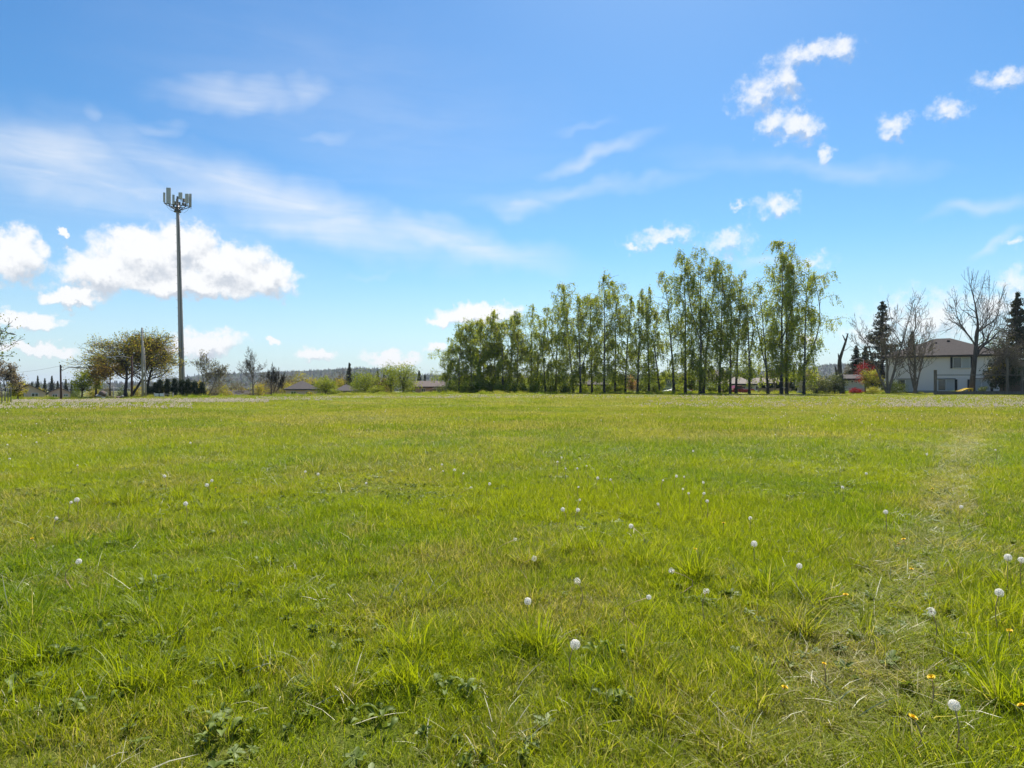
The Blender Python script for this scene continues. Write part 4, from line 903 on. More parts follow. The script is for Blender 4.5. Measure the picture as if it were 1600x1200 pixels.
# ------------------------------------------------------------------ cell tower
STEEL = plain('galvanised_steel', (.40, .34, .305), .55, .4, var=.25, scale=.8); DSTEEL = plain('dark_steel', (.10, .10, .10), .55, .4, var=.3); PANEL = plain('antenna_grey', (.47, .455, .41), .6, .3, var=.12); CABLE = plain('black_cable', (.02, .02, .02), .6, .3)
def tower():
    Z = 116; k = Z/F; x0 = PX(285, Z); zb = PZ(619, Z); t = thing('cell_tower', 'tall grey monopole cell tower carrying a cluster of panel antennas', 'tower', (x0, Z, zb))
    P = lambda px, py, d=0.0: np.array([PX(px, Z+d)-x0, d, PZ(py, Z+d)-zb])
    base, top = P(285, 620), P(277.4, 318); pts = np.linspace(base, top, 9)
    pole = obj('pole', MB().tube(pts, np.linspace(.52, .27, 9), 20).mesh('tower_pole', STEEL, True), t)
    for f in (.25, .5, .75): obj('joint_ring', MB().tube([base+(top-base)*(f-.002), base+(top-base)*(f+.002)], .52-.25*f+.025, 20).mesh('joint_ring', STEEL), pole)
    for i in range(44):
        f = .04+i*.021; c = base+(top-base)*f; s_ = (-1, 1)[i % 2]; obj('climbing_peg', MB().tube([c+np.array([s_*(.50-.25*f), -.12, 0]), c+np.array([s_*(.72-.25*f), -.14, 0])], .018, 5).mesh('climbing_peg', DSTEEL), pole)
    obj('cable_run', MB().tube(np.linspace(base, top, 6)+np.array([.32, -.42, 0])*np.linspace(1, .55, 6)[:, None], .035, 6).mesh('cable_run', CABLE), pole)
    obj('platform_ring', MB().tube([P(277.4, 331.5), P(277.4, 329.8)], .62, 14).mesh('platform_ring', DSTEEL), t); obj('platform_ring', MB().tube([P(277.4, 325.5), P(277.4, 324.2)], .48, 14).mesh('platform_ring', DSTEEL), t)
    obj('top_pipe', MB().tube([P(277.4, 320), P(277.4, 307)], .17, 10).mesh('top_pipe', DSTEEL), t)
    # mounting arms rising outwards, three faces
    for (ax, ay, d) in ((257, 317, -.6), (264, 319, 1.2), (297, 323, -.7), (292, 321, 1.3), (270, 320, -1.5), (283, 321, -1.6), (279, 319, 1.8)):
        a = obj('arm', MB().tube([P(277.4, 330), P(ax, ay+.6, d)], .075, 7).mesh('arm', DSTEEL), t)
        obj('brace', MB().tube([P(277.4, 325), P((ax+277.4)/2, (ay+326)/2, d/2)], .05, 6).mesh('brace', DSTEEL), a)
    for a, b in (((256, 317, -.6), (270, 320, -1.5)), ((270, 320, -1.5), (283, 321, -1.6)), ((283, 321, -1.6), (299, 323, -.7)), ((256, 317, -.6), (264, 319, 1.2)), ((264, 319, 1.2), (292, 321, 1.3)), ((292, 321, 1.3), (299, 323, -.7))):
        obj('platform_rail', MB().tube([P(*a), P(*b)], .055, 6).mesh('platform_rail', DSTEEL), t)
    # (px, top, bottom, width px, depth m, yaw)
    for (px, y0, y1, w, d, yaw) in ((256.6, 301, 315.5, 2.9, -.5, .7), (263.4, 293.6, 318.5, 6.6, -.8, .12), (271, 304.5, 319, 3.0, -1.5, .8), (282, 301, 311, 5.4, -1.6, .1), (292, 303, 317, 5.2, -1.2, -.15), (297.2, 303, 323, 4.4, -.6, -.45)):
        p = MB(); c = P(px, (y0+y1)/2, d); p.box(c, (w*k, .16, (y1-y0)*k), yaw); p.box(c+np.array([0, .02, 0]), (w*k*.86, .22, (y1-y0)*k+.02), yaw); an = obj('antenna_panel', p.mesh('antenna_panel', PANEL), t)
        obj('mount_pipe', MB().tube([c+np.array([.02, .24, -(y1-y0)*k/2-.35]), c+np.array([.02, .24, (y1-y0)*k/2-.15])], .05, 8).mesh('mount_pipe', DSTEEL), an)
        obj('clamp', MB().box(c+np.array([0, .17, (y1-y0)*k*.28]), (.14, .16, .10)).mesh('clamp', DSTEEL), an); obj('clamp', MB().box(c+np.array([0, .17, -(y1-y0)*k*.28]), (.14, .16, .10)).mesh('clamp', DSTEEL), an)
        q = np.linspace(0, 1, 5)[:, None]; s = c-np.array([0, 0, (y1-y0)*k/2]); e = P(277.4, 327, -.3)
        obj('jumper_cable', MB().tube(s+(e-s)*q-np.array([0, 0, .9])*np.sin(q*np.pi), .022, 5).mesh('jumper_cable', CABLE), an)
    for (px, py, d, s) in ((274.5, 317, -1.2, .42), (280.5, 318, -1.0, .40), (287, 313, -.9, .5), (286, 319, -1.1, .45), (271.5, 322, -.9, .35), (290, 320, -.9, .4), (277, 313, -.6, .45)):
        obj('radio_unit', MB().box(P(px, py, d), (s*.75, .25, s*1.25)).mesh('radio_unit', plain('radio_unit_paint', (.17, .165, .155), .6)), t)
tower()

# ------------------------------------------------------------------ poles, lamps, posts
WOOD = bark('weathered_pole_wood', (.115, .06, .045), (.07, .038, .03), 9, .1); PWOOD = bark('pale_pole_wood', (.40, .35, .28), (.29, .25, .20), 9, .1); LAMPM = plain('lamp_housing', (.32, .32, .32), .5, .4)
def arm_lamp(t, p0, p1, up=.25):
    q = np.linspace(0, 1, 7)[:, None]; p0 = np.array(p0, float); p1 = np.array(p1, float)
    a = obj('lamp_arm', MB().tube(p0+(p1-p0)*q+np.array([0, 0, up])*np.sin(q*np.pi), .045, 7).mesh('lamp_arm', STEEL, True), t)
    dr = nrm(p1-p0); b = MB().tube([p1-dr*.1, p1+dr*.1, p1+dr*.45, p1+dr*.72], [.06, .11, .12, .04], 8); obj('lamp_head', b.mesh('lamp_head', LAMPM, True), a)
def pole(name, label, px, by, ty, Z, rad, m, lean=0, lamp=None, caps=True, cat='pole'):
    x = PX(px, Z); z0 = PZ(by, Z); H = PZ(ty, Z)-z0; t = thing(name, label, cat, (x, Z, z0)); l = lean*Z/F
    obj('shaft', MB().tube([(0, 0, -.4), (l*.5, 0, H*.5), (l, 0, H)], [rad, rad*.85, rad*.7], 12).mesh('pole_shaft', m, True), t)
    if caps:
        for f in (.93, .86): obj('insulator_bracket', MB().box((l*f+rad*.9, 0, H*f), (rad*1.1, .10, .14)).mesh('bracket', DSTEEL), t)
    if lamp: arm_lamp(t, (l*lamp[2], 0, H*lamp[2]), ((lamp[0]-px)*Z/F, 0, PZ(lamp[1], Z)-z0))
    return t
pole('utility_pole', 'reddish wooden pole with a street-lamp arm before the second gabled house', 95.5, 622, 570, 92, .14, WOOD, -1.0, (119, 574.5, .80))
pole('utility_pole', 'reddish wooden pole with a lamp arm against the dark oak', 206, 620, 556, 98, .17, WOOD, 0, (173, 558.5, .94))
pole('utility_pole', 'left one of the two pale tall poles beside the oak', 223, 620, 512, 99, .17, PWOOD, -1.0)
pole('utility_pole', 'right one of the two pale tall poles beside the oak', 228.5, 620, 543, 95, .12, PWOOD, -3.5)
pole('street_lamp', 'street lamp whose arm reaches in from the left edge', -30, 628, 505, 75, .10, STEEL, 0, (15, 521, .93), False, 'street lamp')
pole('street_lamp', 'pale street-lamp arm on a post behind the red maple', 1349.5, 612, 561, 112, .07, STEEL, 0, (1333, 563, .97), False, 'street lamp')
pole('marker_post', 'thin grey post right of the rock pile', 177.5, 622, 604, 90, .06, STEEL, 0, None, False, 'post')
for i, (px, ty, by, Z) in enumerate([(3, 606, 632, 48), (8, 612, 630, 50), (12.5, 606, 630, 52), (17, 605, 629, 54)]):
    pole('fence_post', '%s dark metal fence post from the left edge' % nth(i), px, by, ty, Z, .035, DSTEEL, 0, None, False, 'post')
def wire(label, a, b, sag, rad=.012):
    q = np.linspace(0, 1, 15)[:, None]; a = np.array(a); b = np.array(b)
    tag(obj('overhead_wire', MB().tube(a+(b-a)*q-np.array([0, 0, sag])*np.sin(q*np.pi), rad, 4).mesh('overhead_wire', CABLE), None), label, 'wire')
wire('thin wire running left from the wooden utility pole', (PX(95, 92), 92, PZ(571.5, 92)), (PX(-60, 92), 95, PZ(580, 92)), .5)
wire('thin wire from the wooden utility pole to the pole in the oak', (PX(95, 92), 92, PZ(572, 92)), (PX(206, 98), 98, PZ(558, 98)), .7)
wire('thin wire hanging between the two pale poles', (PX(222, 99), 99, PZ(514, 99)), (PX(225, 95), 95, PZ(544, 95)), .2)

# rail fence on the right
def rail_fence():
    Z = 85; k = Z/F; x0 = PX(1461, Z); zb = PZ(616, Z)
    t = thing('rail_fence', 'weathered post fence with one long high rail in front of the white house', 'fence', (x0, Z, zb)); DW = bark('grey_fence_wood', (.20, .165, .135), (.10, .082, .068), 12, .1)
    for (px, ty, w) in ((1461.5, 578, .30), (1574, 560, .24), (1597, 577, .27), (1640, 578, .27)): obj('post', MB().box(((px-1461)*k, 0, (616-ty)*k/2-.2), (w, .2, (616-ty)*k+.4)).mesh('fence_post', DW), t)
    obj('rail', MB().box((1640-1461)*k/2*np.array([1, 0, 0])+np.array([0, -.13, (616-586)*k]), ((1640-1461)*k+.4, .06, .11)).mesh('fence_rail', DW), t)
    # wire mesh between the last posts, and the low board along the ground
    m = MB()
    for i in range(26): m.tube([((1574-1461)*k+i*.23, -.11, .1), ((1574-1461)*k+i*.23, -.11, 2.6)], .008, 3, False)
    for i in range(12): m.tube([((1574-1461)*k, -.115, .15+i*.22), ((1640-1461)*k, -.115, .15+i*.22)], .008, 3, False)
    kind(obj('wire_mesh', m.mesh('wire_mesh', CABLE), t), 'stuff')
    obj('kickboard', MB().box(((1560-1461)*k/2+2, -.12, .18), (13, .05, .42)).mesh('kickboard', DW), t)
rail_fence()
def fence_run(label, px0, px1, by, ty, Z, m, pw=.9):
    """close-boarded fence, each board on its own"""
    x0, x1 = PX(px0, Z), PX(px1, Z); z0 = PZ(by, Z); h = PZ(ty, Z)-z0; t = thing('board_fence', label, 'fence', (x0, Z, z0)); r = random.Random(int(px0)); n = int((x1-x0)/.3)
    bm = MB().box((0, 0, h/2), (.285, .035, h)).mesh('board', m)
    for i in range(n): o = obj('board', bm, t); o.location = (.15+i*.3, r.uniform(-.012, .012), r.uniform(-.05, .03))
    for z in (.25, .8): obj('stringer', MB().box(((x1-x0)/2, .06, h*z), (x1-x0, .06, .09)).mesh('stringer', m), t)
fence_run('low pinkish board fence right of the red pickup truck', 1184, 1238, 614, 606.5, 104, plain('pinkish_fence', (.38, .29, .25), .8, .15, var=.3))
fence_run('dark weathered board fence behind the wire mesh at the right edge', 1562, 1625, 615, 596, 92, plain('dark_fence_wood', (.10, .075, .058), .85, .1, var=.35))
def low_rail():
    Z = 96; k = Z/F; t = thing('low_barrier', 'low grey barrier with two white panels before the clipped evergreens', 'barrier', (PX(241, Z), Z, PZ(620, Z)))
    for px in (241, 256, 270.5): obj('post', MB().box(((px-241)*k, 0, .25), (.12, .12, .75)).mesh('barrier_post', STEEL), t)
    obj('rail', MB().box((14.7*k, -.08, .40), (29.5*k, .05, .08)).mesh('barrier_rail', STEEL), t)
    for a, b in ((242.2, 248.6), (250.2, 256.5)): obj('sign_panel', MB().box((((a+b)/2-241)*k, -.14, .30), ((b-a)*k, .03, .42)).mesh('sign_panel', WHITE), t)
low_rail()
def rocks():
    Z = 88; r = np.random.default_rng(4); k = Z/F; RM = plain('pale_rock', (.46, .42, .37), .9, .1, var=.5, scale=2); DM = plain('dark_rock', (.16, .12, .10), .9, .1, var=.5, scale=2)
    import bmesh
    def rock(name, label, px, py, w, h, m, seed):
        rr = np.random.default_rng(seed); bm = bmesh.new(); bmesh.ops.create_icosphere(bm, subdivisions=3, radius=1)
        o = rr.random(3)*9
        for v in bm.verts:
            c = np.array(v.co); f = .78+.5*float(vnoise(c[0]*1.6+o[0]+c[2]*1.3, c[1]*1.6+o[1]-c[2], seed)); v.co = Vector((c[0]*f*w*k/2, c[1]*f*w*k/2.2, c[2]*f*h*k/2))
        me = bpy.data.meshes.new(name); bm.to_mesh(me); bm.free(); me.materials.append(m); x = PX(px, Z); ob = obj(name, me); ob.location = (x, Z, PZ(py, Z)); tag(ob, label, 'rock')
    rock('boulder', 'big brown-grey boulder forming the back of the rock pile', 160, 615.5, 12, 8.5, DM, 3); rock('boulder', 'pale flat slab leaning on the front of the rock pile', 156.5, 618.3, 13, 4.5, RM, 5); rock('boulder', 'white boulder at the right foot of the rock pile', 161, 620.5, 5, 4, WHITE, 8); rock('boulder', 'small pale boulder on the right shoulder of the rock pile', 165, 616, 5, 6, RM, 9)
    rock('boulder', 'dark low stone right of the rock pile', 186, 620.5, 9, 3, DM, 11); rock('boulder', 'pale small stone lying beside the dark low stone', 191.5, 619, 4, 3, RM, 12)
rocks()
def pinwheel():
    Z = 106; k = Z/F; t = thing('yard_pinwheel', 'white star-shaped yard pinwheel between the birches', 'ornament', (PX(1111, Z), Z, PZ(615, Z)))
    obj('stake', MB().tube([(0, 0, -.1), (0, 0, .62)], .025, 6).mesh('stake', WHITE), t)
    for i in range(6):
        a = i*1.047+.3; c, s = math.cos(a), math.sin(a); mb = MB(); mb.add([(0, -.03, .62), (c*.25-s*.09, -.06, .62+s*.25+c*.09), (c*.48, -.03, .62+s*.48), (c*.25+s*.05, -.01, .62+s*.25-c*.05), (0, -.012, .62), (c*.25-s*.09, -.045, .62+s*.25+c*.09), (c*.48, -.02, .62+s*.48), (c*.25+s*.05, .005, .62+s*.25-c*.05)], [(0, 1, 2, 3), (7, 6, 5, 4), (0, 4, 5, 1), (1, 5, 6, 2), (2, 6, 7, 3), (3, 7, 4, 0)]); obj('blade', mb.mesh('blade', WHITE), t)
pinwheel()
def pillar():
    Z = 100; k = Z/F; t = thing('stone_pillar', 'pale stone pillar with a slanted cap beside the last birch', 'pillar', (PX(1249.5, Z), Z, PZ(616, Z))); SMt = plain('pale_stone', (.55, .47, .41), .9, .1, var=.35, scale=2)
    obj('base', MB().box((0, 0, .2), (.75, .6, .5)).mesh('pillar_base', WHITE), t); obj('shaft', MB().box((0, 0, .9), (.52, .45, .98)).mesh('pillar_shaft', SMt), t)
    m = MB().prism([(-.55, 1.35), (.5, 1.35), (.55, 1.95), (-.5, 2.3)], -.4, .4); obj('cap', m.mesh('pillar_cap', SMt), t)
pillar()
for i, (px, lab) in enumerate(((1211, 'pollarded pale trunk with knobbed arms before the dark hedge'), (1232, 'pollarded pale trunk right of the tallest birch foot'))):
    Z = 103; x = PX(px, Z); t = thing('pollarded_tree', lab, 'tree', (x, Z, PZ(615, Z)))
    tl = [(np.array([(0, 0, -.2), (.03, 0, .7), (0, 0, 1.4)]), np.array([.17, .13, .15]), 8)]+[(np.array([(0, 0, 1.3), (s*.22, d, 1.8), (s*.34, d, 2.5)]), np.array([.11, .08, .10]), 6) for s, d in ((-1, .1), (1, -.1), (.2, .3))]
    obj('trunk', tubes_mesh('pollard_wood', tl, TANB), t)
def tarp():
    Z = 91; k = Z/F; t = thing('play_slide', 'bright yellow plastic play slide on the grass before the white house', 'slide', (PX(1508, Z), Z, PZ(613.5, Z)), .1); Y = plain('yellow_plastic', (.75, .48, .02), .4, .4, var=.1)
    q = np.linspace(0, 1, 8); pts = [(-1.05+2.0*a, 0, .10+.42*math.sin(a*math.pi*.62)**1.4) for a in q]
    m = MB(); v = []; f = []
    for i, (x, y, z) in enumerate(pts): v += [(x, -.35, z+.14), (x, -.32, z), (x, .32, z), (x, .35, z+.14), (x, .38, z+.12), (x, .33, z-.05), (x, -.33, z-.05), (x, -.38, z+.12)]
    for i in range(7): f += [(i*8+j, i*8+(j+1) % 8, i*8+8+(j+1) % 8, i*8+8+j) for j in range(8)]
    m.add(v, f); obj('chute', m.mesh('chute', Y, True), t)
    for y in (-.3, .3): obj('leg', MB().box((.85, y, .2), (.12, .08, .55)).mesh('slide_leg', Y), t)
tarp()

# ------------------------------------------------------------------ vehicles
def car(name, label, px, by, Z, rz, body, prof, cab, wheels, wr, width, cat, bed=None):
    t = thing(name, label, cat, (PX(px, Z), Z, PZ(by, Z)), rz); TY = plain('tyre_rubber', (.02, .02, .02), .85, .1); RM = plain('wheel_rim', (.45, .45, .46), .35, .5, .6); LAMP = plain('car_lamp', (.75, .74, .70), .2, .6); TAIL = plain('tail_lamp', (.5, .02, .02), .25, .5)
    b = obj('body', MB().prism(prof, -width/2, width/2).mesh('car_body', body), t); bv = b.modifiers.new('bevel', 'BEVEL'); bv.width = .05; bv.segments = 2
    if bed: obj('bed_floor', MB().box(bed[0], bed[1]).mesh('bed_floor', CABLE), b)
    c = obj('cabin', MB().prism(cab, -width/2+.10, width/2-.10).mesh('car_cabin', body), t); bv = c.modifiers.new('bevel', 'BEVEL'); bv.width = .06; bv.segments = 2
    xs = [p[0] for p in cab]; zs = [p[1] for p in cab]; zlo, zhi = min(zs)+.06, max(zs)-.10; ce = np.array(cab).mean(0)
    sc = [(ce[0]+(x-ce[0])*.84, np.clip(z, zlo, zhi)) for x, z in cab]
    for s in (-1, 1): obj('side_window', MB().prism(sc, s*(width/2-.085)-.012, s*(width/2-.085)+.012).mesh('side_window', GL), c)
    for x in wheels:
        for s in (-1, 1):
            w = obj('wheel', MB().tube([(x, s*(width/2-.20), wr), (x, s*(width/2+.02), wr)], wr, 18).mesh('tyre', TY), t); obj('rim', MB().tube([(x, s*(width/2+.0), wr), (x, s*(width/2+.035), wr)], wr*.6, 12).mesh('rim', RM), w)
    x0 = min(p[0] for p in prof); x1 = max(p[0] for p in prof)
    for s in (-1, 1): obj('headlight', MB().box((x0+.03, s*(width/2-.28), .72), (.10, .34, .16)).mesh('headlight', LAMP), t); obj('tail_light', MB().box((x1-.02, s*(width/2-.12), .86), (.08, .16, .34)).mesh('tail_light', TAIL), t)
REDP = plain('red_car_paint', (.27, .012, .016), .25, .5, var=.06); WCP = plain('white_car_paint', (.72, .72, .72), .25, .5, var=.05)
car('pickup_truck', 'dark red pickup truck parked behind the birches', 1152, 618.5, 108, .12, REDP, [(-2.7, .45), (2.6, .45), (2.62, 1.15), (.5, 1.15), (-.9, 1.12), (-2.2, 1.05), (-2.7, .9)], [(-1.15, 1.1), (.55, 1.1), (.45, 1.72), (-.45, 1.74)], (-1.75, 1.65), .38, 1.9, 'truck', ((1.55, 0, 1.16), (1.9, 1.5, .03)))
car('parked_car', 'white car with pale roof parked before the green-grey gabled house', 1058, 618, 106, -.1, WCP, [(-2.3, .35), (2.25, .35), (2.3, .85), (1.5, .98), (-1.1, .95), (-2.1, .82), (-2.3, .6)], [(-1.2, .93), (1.75, .95), (1.15, 1.42), (-.25, 1.45)], (-1.45, 1.4), .32, 1.75, 'car')

# ------------------------------------------------------------------ dandelions
STEMM = plain('dandelion_stem', (.40, .27, .14), .6, .25, var=.3, scale=20)
def fluff_mat():
    def fn(T):
        p = pbsdf(T, (.93, .91, .86, 1), .9, .05); tr = T.n('ShaderNodeBsdfTranslucent'); tr.inputs[0].default_value = (.95, .92, .85, 1)
        m = T.n('ShaderNodeMixShader'); m.inputs[0].default_value = .6; T.L.new(p, m.inputs[1]); T.L.new(tr.outputs[0], m.inputs[2]); return m.outputs[0]
    return mat('seed_fluff', fn)
FLUFF = fluff_mat(); FARFLUFF = foliage('far_seed_fluff', (.88, .82, .74), (.92, .88, .82), None, .55, (1, .95, .9)); SEEDC = plain('seed_core', (.22, .16, .10), .8, .1); PETAL = plain('dandelion_petal', (.80, .52, .01), .6, .2, var=.1); BRACT = plain('dandelion_bract', (.10, .15, .03), .6, .2)
def clock_mesh(part, seed):
    """seed head: stalks and tufts on a ball; part = share of seeds still there"""
    r = np.random.default_rng(seed); n = 120; i = np.arange(n)+.5; ph = np.arccos(1-2*i/n); th = np.pi*(1+5**.5)*i
    d = np.stack([np.cos(th)*np.sin(ph), np.sin(th)*np.sin(ph), np.cos(ph)], 1); k = (d[:, 2] > -.85) & (r.random(n) < part)
    if part < .9: k &= (d@nrm(r.normal(0, 1, 3)) < .45)
    d = nrm(d[k]+r.normal(0, .05, (k.sum(), 3))); n = len(d); a = nrm(np.cross(d, r.normal(0, 1, (n, 3)))); b = np.cross(d, a); V = []; Q = []
    rr = .0195*r.uniform(.92, 1.06, n)[:, None]
    for (u, v) in ((a, b), (a*.707+b*.707, a*.707-b*.707)):
        s = .0044
        o = sum(len(x) for x in V); V.append(np.stack([d*rr+u*s+d*.001, d*(rr-.0012)+v*s*.28, d*rr-u*s+d*.001, d*(rr-.0012)-v*s*.28], 1).reshape(-1, 3)); Q.append(o+np.arange(n*4).reshape(-1, 4))
        o = sum(len(x) for x in V); V.append(np.stack([d*rr+v*s+d*.001, d*(rr-.0012)+u*s*.28, d*rr-v*s+d*.001, d*(rr-.0012)-u*s*.28], 1).reshape(-1, 3)); Q.append(o+np.arange(n*4).reshape(-1, 4))
    o = sum(len(x) for x in V); w = .00045; V.append(np.stack([d*.004-a*w, d*.004+a*w, d*rr+a*w, d*rr-a*w], 1).reshape(-1, 3)); Q.append(o+np.arange(n*4).reshape(-1, 4))
    return fastmesh('seed_head', np.concatenate(V), np.concatenate(Q), None, FLUFF)
def ball(name, rad, m, zs=1.0):
    mb = MB(); z = np.linspace(-1, 1, 6); mb.tube([(0, 0, a*rad*zs) for a in z], np.sqrt(np.maximum(1-z*z, .02))*rad, 8); return mb.mesh(name, m, True)
def flower_mesh():
    mb = MB()
    for ring, (n, L, e) in enumerate(((22, .018, .15), (18, .014, .5), (12, .009, .95))):
        for i in range(n):
            a = (i+ring*.4)*6.283/n; c, s = math.cos(a), math.sin(a); w = .0022; x1 = L*math.cos(e); z1 = L*math.sin(e); x0 = .002
            mb.add([(x0*c-w*.4*-s, x0*s-w*.4*c, .004), (x0*c+w*.4*-s, x0*s+w*.4*c, .004), (x1*c+w*-s, x1*s+w*c, z1+.004), (x1*c-w*-s, x1*s-w*c, z1+.004)], [(0, 1, 2, 3)])
    return mb.mesh('petals', PETAL)
CLK = [clock_mesh(1.0, 1), clock_mesh(1.0, 2), clock_mesh(.75, 3), clock_mesh(.5, 4)]; CORE = ball('seed_core', .0055, SEEDC, .8); PET = flower_mesh(); BRC = ball('bract', .006, BRACT, 1.2)
def stem_mesh(seed):
    r = np.random.default_rng(seed); q = np.linspace(0, 1, 6); b = r.normal(0, .05, 2); return MB().tube(np.stack([b[0]*np.sin(q*np.pi), b[1]*np.sin(q*np.pi), q], 1), np.linspace(.0036, .0026, 6), 6).mesh('stem', STEMM, True)
STM = [stem_mesh(i) for i in range(5)]
dr = np.random.default_rng(15)
def dandelion(px, py, label, clock=True, full=None, head=None, big=1.0):
    h = head or (dr.uniform(.17, .26) if clock else dr.uniform(.09, .15)); Z = (EYE-h)*F/(py-600)
    for _ in range(3): Z = (EYE-h-gz1(PX(px, Z), Z))*F/(py-600)
    x = PX(px, Z); lx, ly = dr.normal(0, .03, 2)
    t = thing('dandelion_clock' if clock else 'dandelion_flower', label, 'dandelion', (x, Z, gz1(x, Z)), 0, 'dandelion seed heads in the grass' if clock else 'yellow dandelion flowers in the grass')
    s = obj('stem', STM[int(dr.integers(0, 5))], t); s.scale = (1, 1, h); s.rotation_euler = (0, 0, dr.random()*6.28)
    k = dr.uniform(.62, 1.08)*big
    if clock:
        hd = obj('seed_head', CLK[full if full is not None else int(dr.choice(4, p=[.4, .3, .2, .1]))], t); hd.location = (0, 0, h); hd.rotation_euler = tuple(dr.normal(0, .3, 2))+(dr.random()*6,); hd.scale = (k, k, k); c = obj('core', CORE, hd)
    else:
        hd = obj('petals', PET, t); hd.location = (0, 0, h); hd.rotation_euler = (dr.normal(.15, .3), dr.normal(0, .3), dr.random()*6); hd.scale = (k, k, k); obj('bract', BRC, hd)
named = {(123,877.5):'large dandelion clock on a tall stem at the lower left', (111,785):'left one of two dandelion clocks side by side on the left', (120,781):'right one of two dandelion clocks side by side on the left', (88,810):'dandelion clock just below the side-by-side pair on the left',
 (331,751):'upper one of two close dandelion clocks left of centre', (323,758):'lower one of two close dandelion clocks left of centre', (290,787):'dandelion clock standing below the close pair left of centre', (572,755):'lone dandelion clock left of the row of small clocks',
 (765,756):'lone dandelion clock at the right end of the row of small clocks', (879.5,796):'left one of two level dandelion clocks right of centre', (903,797):'right one of two level dandelion clocks right of centre',
 (898.7,1007):'biggest, nearest dandelion clock low in the middle', (824.6,939.7):'dandelion clock up left of the nearest big clock', (1013.8,933.3):'dandelion clock up right of the nearest big clock', (1103.7,924):'half-blown dandelion clock right of the clock above the nearest one',
 (902,908):'half-blown dandelion clock straight above the nearest big clock', (1049.5,892):'ragged dandelion clock beside a bent dry blade', (834.6,872.5):'flattened half-blown dandelion clock over a red stem', (1178.4,849.8):'round dandelion clock upper left of the clock beside the track', (1249,884.5):'round dandelion clock at the left side of the trodden track',
 (1575,871):'left one of two big dandelion clocks at the right edge', (1596,875):'right one of two big dandelion clocks at the right edge', (1561.5,926):'dandelion clock below the two big ones at the right edge', (1455,955.5):'ragged dandelion clock in the trodden track', (1491,1102):'dandelion clock low at the right, near the lower border', (1316.5,761.5):'lone dandelion clock in the middle distance on the right', (1384,800):'dandelion clock at the left verge of the track in the middle distance', (1502,792):'dandelion clock at the right verge of the track in the middle distance'}
for (a, b), l in named.items(): dandelion(a, b, l, full=(3 if 'half' in l or 'ragged' in l else int(dr.integers(0, 2))), big=1.4 if 'large' in l or 'biggest' in l else 1.18)
GEN = 'white dandelion clock on a thin stem, one of many scattered in the grass'
spots = [(257,744),(121,727),(15,717),(11.5,695),(16,679.5),(33,680),(40.5,682),(57,662),(57,691),(83,672),(76.5,677),(104,654.5),(87.5,646),(141,639),(297.5,692),(477,737),(497,741),(672,733),(692,736),(710,734.5),(724,740),(690.5,726),(736,762),(871,722),(877.6,715),(884,732),(902,732),(916.6,728),(934,747),(954,749.5),(904,761),(906,781),(986,822),(1036,750.6),(1057,744),(1069,745),(1067,764),(1076,771),(1099,754),(1105,783),(1100,771),(1083,705),(1028,788),(1172.6,810),(805,843),(1555.5,703),(1353.5,740),(1448,710),(1211,679),(1437,662),(1347,661),(1362,663),(1359,679.5),(1307,649),(1336,654),(1371,652),(1247,639),(1392,642)]
zones = [(-1, 420, 'small dandelion clocks scattered at the left'), (420, 800, 'small dandelion clocks in the row left of the middle'), (800, 1000, 'small dandelion clocks just right of the middle'), (1000, 1190, 'small dandelion clocks in the loose patch right of centre'), (1190, 1700, 'small distant dandelion clocks on the right')]
for lo, hi, zl in zones:
    zs_ = sorted(q for q in spots if lo <= q[0] < hi)
    for i, (a, b) in enumerate(zs_): dandelion(a, b, '%s from the left of the %s' % (nth(i), zl))
n = 0
while n < 205:
    a, b = dr.uniform(-20, 1620), 600+dr.uniform(20, 62)
    pr = .15+.85*float(sstep(900, 1250, a)) if b < 660 else .2
    if a < 250 and b < 645: pr = max(pr, .45)
    if dr.random() < pr*math.exp(-(b-622)/22): dandelion(a, b, GEN, head=dr.uniform(.13, .22)); n += 1
yel = {(1086,858):'yellow dandelion right of the bent pale blades', (1130.5,818):'small yellow dandelion above the other one right of centre', (1287.5,1037.5):'yellow dandelion at the left verge of the track, lower right', (1226,1075):'tilted yellow dandelion at the lower right, left of the track', (1577,986):'yellow dandelion near the right edge', (1596,1103):'yellow dandelion in the lower right corner',
 (1426,1122):'lowest yellow dandelion in the track', (1455.5,1059):'orange-yellow dandelion beside a pale blade in the track', (1321.5,930):'yellow dandelion half hidden left of the track', (1424,889.5):'yellow dandelion in the track, middle right', (1412,843):'right one of two close yellow dandelions in the track', (1404.5,850):'left one of two close yellow dandelions in the track', (1457,764):'small yellow dandelion farther up the track', (1570,697):'distant yellow dandelion near the right edge', (337,762.5):'small yellow dandelion below the close pair of clocks left of centre', (50,842):'small yellow dandelion near the left edge', (672,752):'small yellow dandelion below the row of small clocks'}
for (a, b), l in yel.items(): dandelion(a, b, l, clock=False)
